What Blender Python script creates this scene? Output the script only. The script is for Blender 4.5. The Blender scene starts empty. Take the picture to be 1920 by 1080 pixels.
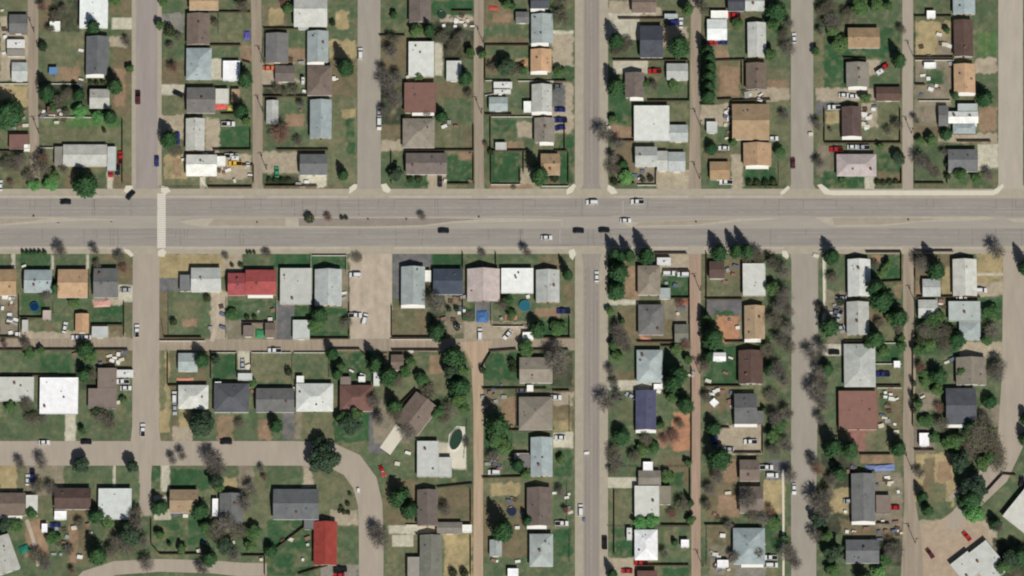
import bpy, math, random
import numpy as np
from mathutils import Vector, Matrix
random.seed(7)
SC = bpy.context.scene
COL = SC.collection
R = math.radians
# ---------------------------------------------------------------- camera, sky, sun, exposure
MPP = 0.22                     # metres on the ground per photo pixel
TILT = R(14)                   # the satellite looks down from slightly south of overhead
DIST = 3000.0
cam_d = bpy.data.cameras.new('camera'); cam = bpy.data.objects.new('camera', cam_d); COL.objects.link(cam)
cam.location = (0, -DIST * math.sin(TILT), DIST * math.cos(TILT))
cam.rotation_euler = (TILT, 0, 0)
cam_d.sensor_width = 36.0
cam_d.lens = 36.0 * DIST / (1920 * MPP)
cam_d.clip_start = 50; cam_d.clip_end = 20000
SC.camera = cam
SUN_EL, SUN_AZ = 47.0, 22.0    # azimuth measured from image-down (south) towards the right (east)
w = bpy.data.worlds.new('World'); SC.world = w; w.use_nodes = True
nt = w.node_tree
sky = nt.nodes.new('ShaderNodeTexSky'); sky.sky_type = 'NISHITA'; sky.sun_disc = False
sky.sun_elevation = R(SUN_EL); sky.sun_rotation = R(180 - SUN_AZ)
nt.links.new(sky.outputs[0], nt.nodes['Background'].inputs[0]); nt.nodes['Background'].inputs[1].default_value = 0.05
sd = bpy.data.lights.new('sun', 'SUN'); sd.energy = 5.0; sd.angle = R(0.5); sd.color = (1.0, 0.965, 0.91)
sun = bpy.data.objects.new('sun', sd); COL.objects.link(sun)
sv = Vector((math.sin(R(SUN_AZ)) * math.cos(R(SUN_EL)), -math.cos(R(SUN_AZ)) * math.cos(R(SUN_EL)), math.sin(R(SUN_EL))))
sun.rotation_euler = sv.to_track_quat('Z', 'Y').to_euler(); sun.location = sv * 400
SC.view_settings.view_transform = 'Standard'; SC.view_settings.look = 'None'
SC.view_settings.exposure = -0.22; SC.view_settings.gamma = 1.0
SC.render.engine = 'CYCLES'
SC.cycles.pixel_filter_type = 'GAUSSIAN'; SC.cycles.filter_width = 2.35
SC.cycles.max_bounces = 5

# ---------------------------------------------------------------- helpers
_fw = Vector((0, math.sin(TILT), -math.cos(TILT))); _up = Vector((0, math.cos(TILT), math.sin(TILT)))
def G(px, py, z=0.0):
    """map position -> ground metres (x, y) at height z"""
    d = _fw * DIST + Vector((1, 0, 0)) * ((px - 960) * MPP) + _up * ((540 - py) * MPP)
    t = (z - cam.location.z) / d.z
    p = cam.location + d * t
    return p.x, p.y
def lin(c):
    return tuple(((v / 255) / 12.92) if v / 255 <= 0.04045 else (((v / 255) + 0.055) / 1.055) ** 2.4 for v in c)
def lrgba(c): return (*lin(c), 1.0)

class MB:
    def __init__(s): s.v = []; s.f = []
    def poly(s, pts):
        n = len(s.v); s.v += [tuple(p) for p in pts]; s.f.append(tuple(range(n, n + len(pts))))
    def prism(s, pts, z0, z1):
        n = len(s.v); k = len(pts)
        s.v += [(x, y, z0) for x, y in pts] + [(x, y, z1) for x, y in pts]
        s.f.append(tuple(range(n + k, n + 2 * k))); s.f.append(tuple(range(n + k - 1, n - 1, -1)))
        for i in range(k):
            j = (i + 1) % k; s.f.append((n + i, n + j, n + k + j, n + k + i))
    def box(s, x0, y0, z0, x1, y1, z1): s.prism([(x0, y0), (x1, y0), (x1, y1), (x0, y1)], z0, z1)
    def tube(s, a, b, r0, r1=None, k=6):
        a = Vector(a); b = Vector(b); r1 = r0 if r1 is None else r1
        d = (b - a).normalized(); u = d.orthogonal().normalized(); w_ = d.cross(u)
        n = len(s.v)
        for p, r in ((a, r0), (b, r1)):
            for i in range(k):
                t = 2 * math.pi * i / k; q = p + (u * math.cos(t) + w_ * math.sin(t)) * r; s.v.append(tuple(q))
        for i in range(k):
            j = (i + 1) % k; s.f.append((n + i, n + j, n + k + j, n + k + i))
        s.f.append(tuple(range(n + k, n + 2 * k))); s.f.append(tuple(range(n + k - 1, n - 1, -1)))
    def mesh(s, name, m, smooth=False):
        me = bpy.data.meshes.new(name); me.from_pydata(s.v, [], s.f); me.materials.append(m)
        if smooth: me.polygons.foreach_set('use_smooth', [True] * len(me.polygons))
        me.update(); return me
    def build(s, name, m, parent=None, loc=None, smooth=False):
        return obj(name, s.mesh(name, m, smooth), parent, loc)
def obj(name, me, parent=None, loc=None):
    o = bpy.data.objects.new(name, me); COL.objects.link(o)
    if parent: o.parent = parent
    if loc: o.location = loc
    return o
def empty(name, loc=(0, 0, 0), rz=0.0):
    o = bpy.data.objects.new(name, None); COL.objects.link(o); o.location = loc; o.rotation_euler = (0, 0, rz)
    o.empty_display_size = 0.5; return o
def copy_tree(o, parent=None):
    c = o.copy(); COL.objects.link(c); c.parent = parent
    for ch in list(o.children): copy_tree(ch, c)
    return c

# ---------------------------------------------------------------- materials
def newmat(name, rough=0.9, spec=0.3):
    m = bpy.data.materials.new(name); m.use_nodes = True; b = m.node_tree.nodes['Principled BSDF']
    b.inputs['Roughness'].default_value = rough; b.inputs['Specular IOR Level'].default_value = spec
    return m, m.node_tree, b
def N(nt, t, **k):
    n = nt.nodes.new(t)
    for a, v in k.items(): setattr(n, a, v)
    return n
def noise(nt, scale, detail=3, coord='Object', rough=0.6, stretch=None):
    tc = N(nt, 'ShaderNodeTexCoord'); mp = N(nt, 'ShaderNodeMapping')
    if stretch: mp.inputs['Scale'].default_value = stretch
    if coord == 'World':
        g = N(nt, 'ShaderNodeNewGeometry'); nt.links.new(g.outputs['Position'], mp.inputs['Vector'])
    else: nt.links.new(tc.outputs[coord], mp.inputs['Vector'])
    n = N(nt, 'ShaderNodeTexNoise'); n.inputs['Scale'].default_value = scale; n.inputs['Detail'].default_value = detail
    n.inputs['Roughness'].default_value = rough
    nt.links.new(mp.outputs[0], n.inputs['Vector']); return n.outputs[0]
def mr(nt, sock, a, b, c, d):
    m = N(nt, 'ShaderNodeMapRange'); m.inputs[1].default_value = a; m.inputs[2].default_value = b
    m.inputs[3].default_value = c; m.inputs[4].default_value = d; nt.links.new(sock, m.inputs[0]); return m.outputs[0]
def mul(nt, col, val):
    m = N(nt, 'ShaderNodeVectorMath', operation='SCALE'); nt.links.new(col, m.inputs[0]); nt.links.new(val, m.inputs['Scale']); return m.outputs[0]
def mathn(nt, op, a, b):
    m = N(nt, 'ShaderNodeMath', operation=op)
    for i, q in enumerate((a, b)):
        if isinstance(q, (int, float)): m.inputs[i].default_value = q
        else: nt.links.new(q, m.inputs[i])
    return m.outputs[0]
def solid(name, c, rough=0.9, spec=0.3, var=0.15, scale=2.0, metal=0.0):
    m, nt, b = newmat(name, rough, spec); b.inputs['Metallic'].default_value = metal
    rgb = N(nt, 'ShaderNodeRGB'); rgb.outputs[0].default_value = lrgba(c)
    v = mr(nt, noise(nt, scale), 0.3, 0.7, 1 - var, 1 + var)
    nt.links.new(mul(nt, rgb.outputs[0], v), b.inputs['Base Color']); return m
def objcol(name, rough=0.8, spec=0.3, var=0.1, scale=2.0, lines=None, coat=0.0, blotch=0.0):
    m, nt, b = newmat(name, rough, spec); b.inputs['Coat Weight'].default_value = coat
    oi = N(nt, 'ShaderNodeObjectInfo')
    v = mr(nt, noise(nt, scale, 4, 'World'), 0.3, 0.7, 1 - var, 1 + var)
    if blotch: v = mathn(nt, 'MULTIPLY', v, mr(nt, noise(nt, 0.35, 3, 'World'), 0.3, 0.7, 1 - blotch, 1 + blotch * .9))
    if lines:
        tc = N(nt, 'ShaderNodeNewGeometry'); bt = N(nt, 'ShaderNodeTexBrick')
        nt.links.new(tc.outputs['Position'], bt.inputs['Vector'])
        bt.inputs['Color1'].default_value = (1, 1, 1, 1); bt.inputs['Color2'].default_value = (.82, .82, .82, 1)
        bt.inputs['Mortar'].default_value = (.7, .7, .7, 1); bt.inputs['Scale'].default_value = lines
        bt.inputs['Mortar Size'].default_value = 0.01
        v = mathn(nt, 'MULTIPLY', v, bt.outputs['Color'])
    nt.links.new(mul(nt, oi.outputs['Color'], v), b.inputs['Base Color']); return m
M = {}
M['shingle'] = objcol('roof_shingle', 0.95, 0.1, 0.09, 3.0, lines=1.6, blotch=0.15)
M['membrane'] = objcol('roof_membrane', 0.75, 0.25, 0.04, 1.0, blotch=0.10)
M['wall'] = objcol('house_siding', 0.8, 0.2, 0.05, 2.0)
M['paint'] = objcol('car_paint', 0.35, 0.5, 0.02, 1.0, coat=0.5)
M['plain'] = objcol('painted_surface', 0.7, 0.3, 0.08, 2.0)
M['trim'] = solid('white_trim', (215, 213, 205), 0.6, 0.3, 0.04)
M['glass'] = solid('dark_glass', (28, 34, 40), 0.08, 0.6, 0.1)
M['rubber'] = solid('tyre_rubber', (22, 22, 23), 0.9)
M['metal'] = solid('grey_metal', (120, 122, 125), 0.4, 0.5, 0.1, metal=0.6)
M['brick'] = solid('chimney_brick', (120, 84, 70), 0.9)
M['door'] = solid('door_paint', (92, 62, 48), 0.6)
M['wood'] = solid('weathered_wood', (92, 78, 64), 0.95, 0.1, 0.2, 4.0)
M['wfence'] = solid('white_vinyl', (212, 210, 200), 0.6, 0.3, 0.05)
M['pole'] = solid('creosoted_pole', (74, 60, 50), 0.95, 0.1, 0.2)
M['bark'] = solid('tree_bark', (84, 70, 60), 0.95, 0.1, 0.25, 3.0)
M['lamp'] = solid('lamp_head', (170, 170, 165), 0.4)
M['water'] = solid('pool_water', (44, 100, 116), 0.05, 0.5, 0.1)
def leafmat(name, c1, c2, hv=0.25):
    m, nt, b = newmat(name, 0.75, 0.2)
    oi = N(nt, 'ShaderNodeObjectInfo'); mix = N(nt, 'ShaderNodeMix', data_type='RGBA')
    mix.inputs[6].default_value = lrgba(c1); mix.inputs[7].default_value = lrgba(c2)
    f = mathn(nt, 'ADD', mathn(nt, 'MULTIPLY', oi.outputs['Random'], 0.6), mathn(nt, 'SUBTRACT', noise(nt, 0.6, 3, 'World'), 0.3))
    nt.links.new(f, mix.inputs[0])
    v = mr(nt, noise(nt, 3.0, 2, 'World'), 0.3, 0.7, 1 - hv, 1 + hv)
    nt.links.new(mul(nt, mix.outputs[2], v), b.inputs['Base Color']); return m
M['pine'] = leafmat('pine_needles', (40, 74, 44), (64, 94, 56))
M['leaf'] = leafmat('green_leaves', (54, 90, 50), (92, 116, 68))
M['dleaf'] = leafmat('dark_leaves', (48, 68, 52), (68, 86, 62))
M['lleaf'] = leafmat('bright_leaves', (66, 128, 72), (104, 144, 80))
M['oleaf'] = leafmat('olive_buds', (88, 90, 62), (112, 106, 74))
M['shrub'] = leafmat('shrub_leaves', (40, 58, 38), (74, 84, 54))
M['twig'] = leafmat('grey_twigs', (98, 94, 86), (122, 116, 105))
M['rtwig'] = leafmat('brown_twigs', (118, 88, 78), (134, 106, 90))
# ---------------------------------------------------------------- survey of the place (photo-map coordinates)
ROOF = {'W': (236, 238, 231), 'V': (204, 206, 198), 'L': (188, 190, 183), 'S': (164, 173, 170), 'G': (114, 114, 112), 'D': (79, 84, 93), 'T': (168, 144, 114),
        'O': (188, 156, 124), 'B': (98, 80, 73), 'M': (122, 110, 101), 'R': (160, 84, 84), 'C': (150, 70, 64), 'I': (94, 98, 104), 'P': (188, 174, 168), 'K': (90, 90, 112),
        'N': (142, 135, 123), 'Q': (126, 94, 84), 'E': (128, 126, 112), 'U': (96, 130, 164)}
RNAME = {'W': 'white', 'V': 'off-white', 'L': 'light grey', 'S': 'pale blue-grey', 'G': 'mid grey', 'D': 'charcoal', 'T': 'tan', 'O': 'orange-tan', 'B': 'dark brown',
         'M': 'mauve-brown', 'R': 'red', 'C': 'bright red', 'I': 'steel-blue', 'P': 'pinkish', 'K': 'slate-purple', 'N': 'beige-grey', 'Q': 'brick-brown', 'E': 'olive-grey', 'U': 'blue'}
# x0 y0 x1 y1 colour roof(x ridge across, y ridge up-down, h hip, f flat) [/ extra wings] ; p = porch strip on south
HOUSES = """
149 -14 203 53 W f
161 68 204 140 G y p
168 167 206 203 L x
350 25 394 84 M y
349 90 397 149 S h
350 164 404 212 G x / 404 166 429 194 L f
355 -14 410 19 T x
551 -12 614 50 L x / 559 48 578 54 L f
576 58 616 117 S y p
576 123 623 179 M h
581 187 622 260 S y
348 222 384 282 L y
349 290 407 330 W x
562 289 614 328 G x
767 -14 808 42 M y
766 78 814 144 V f
758 155 817 211 Q f p
755 222 815 277 N h
761 287 838 327 M x
995 -12 1028 16 D x p
996 26 1037 81 S y p
995 92 1034 134 O y p
997 158 1035 210 L y p
1002 221 1040 267 N y p
1014 288 1050 328 T x
1185 -12 1230 24 M x
1200 48 1243 108 D x
1172 136 1208 183 M y p
1189 198 1255 264 V f / 1221 235 1251 263 N f
1191 275 1232 312 L x
1365 -12 1395 21 D x
1397 -12 1433 20 L x
1402 42 1436 107 L y
1399 118 1437 168 M y
1373 195 1442 262 T x
1394 268 1446 311 O y p
1590 52 1649 90 T x
1587 117 1629 163 N y p
1579 200 1615 256 B y p
1787 -12 1828 27 S y
1789 37 1824 106 B y
1789 120 1828 174 O y p
1778 209 1834 231 W x p / 1796 194 1833 209 S f / 1787 231 1829 250 S h
1569 289 1643 330 P h
1778 280 1833 322 G x
-12 505 31 554 T x
45 506 98 548 S x
108 505 165 558 O x
175 503 222 558 G x
358 502 415 547 L x / 337 515 358 545 G f
427 512 460 554 R x
460 506 518 553 R x p
525 503 585 571 L f
590 505 641 573 L y
752 500 797 572 S y p
812 504 868 552 D x
876 504 937 565 P y
940 503 1000 550 W f
1005 506 1049 567 L y
1196 498 1238 553 N h
1197 571 1244 628 G h
1393 494 1435 555 V f
1396 573 1434 636 T y p
1590 486 1632 556 V y
1588 566 1629 628 L y
1787 486 1831 555 V y
1779 565 1838 602 S f / 1799 602 1838 637 S h
-12 707 64 752 L f
74 708 147 776 W f
183 690 219 728 M f / 165 728 219 765 M f
334 722 391 766 V h
401 719 467 773 I h
480 728 552 773 G x
555 719 625 771 V h
637 722 700 771 Q h / 638 706 658 722 M f
782 827 823 894 L f / 823 857 847 894 L f
974 670 1036 718 N x
973 744 1036 806 N h
995 820 1036 893 S y / 974 852 995 876 G f
1194 656 1242 717 S h
1192 732 1230 806 K y p
1385 657 1430 720 B y
1377 738 1419 795 G x p / 1419 770 1432 795 G f
1583 645 1641 725 L h
1573 733 1645 805 Q f
1793 670 1849 722 N y
1774 728 1830 796 I x p
102 915 171 955 B x
184 916 247 974 V f
-12 924 48 967 M x p / 48 928 71 967 L f
318 918 372 962 T x
411 925 456 992 G y
512 917 598 974 G x / 570 974 598 992 G f
588 978 632 1060 C y
782 918 821 986 M y
787 1003 829 1094 E y / 764 1044 787 1094 N f
988 914 1034 986 M y p
993 1001 1037 1062 S h
1190 911 1236 968 L f / 1236 911 1258 945 E f
1190 993 1233 1050 W h
1387 862 1424 902 M x
1387 912 1431 962 M x
1375 990 1434 1058 S h p
1597 888 1640 978 G y p / 1643 928 1670 962 M f
1586 1012 1648 1056 G x
1195 1070 1232 1094 Q x
"""
SHEDS = """
17 27 52 63 G x
13 92 47 105 N f
22 117 52 152 L x
93 40 113 57 W f
92 126 108 140 U f
88 200 107 215 B f
17 252 54 279 Q f
45 271 56 284 W f
498 62 541 118 G y
418 114 450 151 W f
516 123 552 153 M x
434 167 450 192 T f
499 188 522 232 L y
407 293 423 312 W f
837 114 865 152 L f
967 22 992 43 G x
982 190 998 211 W f
917 182 952 208 S x
929 267 950 281 L f
1246 26 1271 34 S f
1250 119 1290 150 L x
1255 234 1290 266 L x
1232 283 1252 321 L x
1253 285 1285 322 L x
1326 36 1363 75 W x
1333 20 1365 34 W f
1325 228 1345 249 L f
1331 303 1368 337 T x
1643 163 1688 189 B x
1738 20 1754 34 W f
1733 117 1755 127 W f
1760 198 1778 236 G x
102 275 118 310 N f
118 271 201 312 L x
201 275 218 320 L f
141 588 167 624 O y
80 582 96 599 P f
41 600 53 623 L f
172 612 203 633 L f
549 600 581 636 L f
497 605 516 633 M x
456 610 475 631 M f
797 507 808 528 W f
1236 540 1257 560 S f
1265 608 1291 645 E x
1330 490 1358 522 B x
1730 523 1763 556 L x
1722 562 1758 596 L x
334 662 371 696 S x
556 705 570 722 W f
446 700 473 713 L f
733 665 757 694 M x
403 716 415 724 W f
672 706 685 716 W f
988 722 1000 734 W f
1337 661 1361 677 W x
1676 677 1688 689 W f
1724 812 1742 836 W f
102 958 125 974 W f
78 982 89 998 W f
398 935 409 968 W f
819 979 867 1001 N x
866 984 885 998 W f
918 1012 941 1043 S y
952 1066 972 1084 W f
1197 882 1239 911 N x
1206 866 1224 882 W f
1277 1012 1292 1026 W f
1345 1050 1366 1064 W f
980 623 1000 638 W f
1226 720 1242 730 W f
964 850 992 862 P f
"""
# rotated buildings: centre x y, length, width, angle of long axis in the photo (deg, anticlockwise from right), colour, roof
ROTATED = """
781 776 68 53 53 M x
6 1040 70 44 -70 L x
1946 951 110 82 51 V f
1851 1055 50 70 38 L f
1812 1064 42 46 38 L f
1339 755 13 13 45 W f
"""
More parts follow.
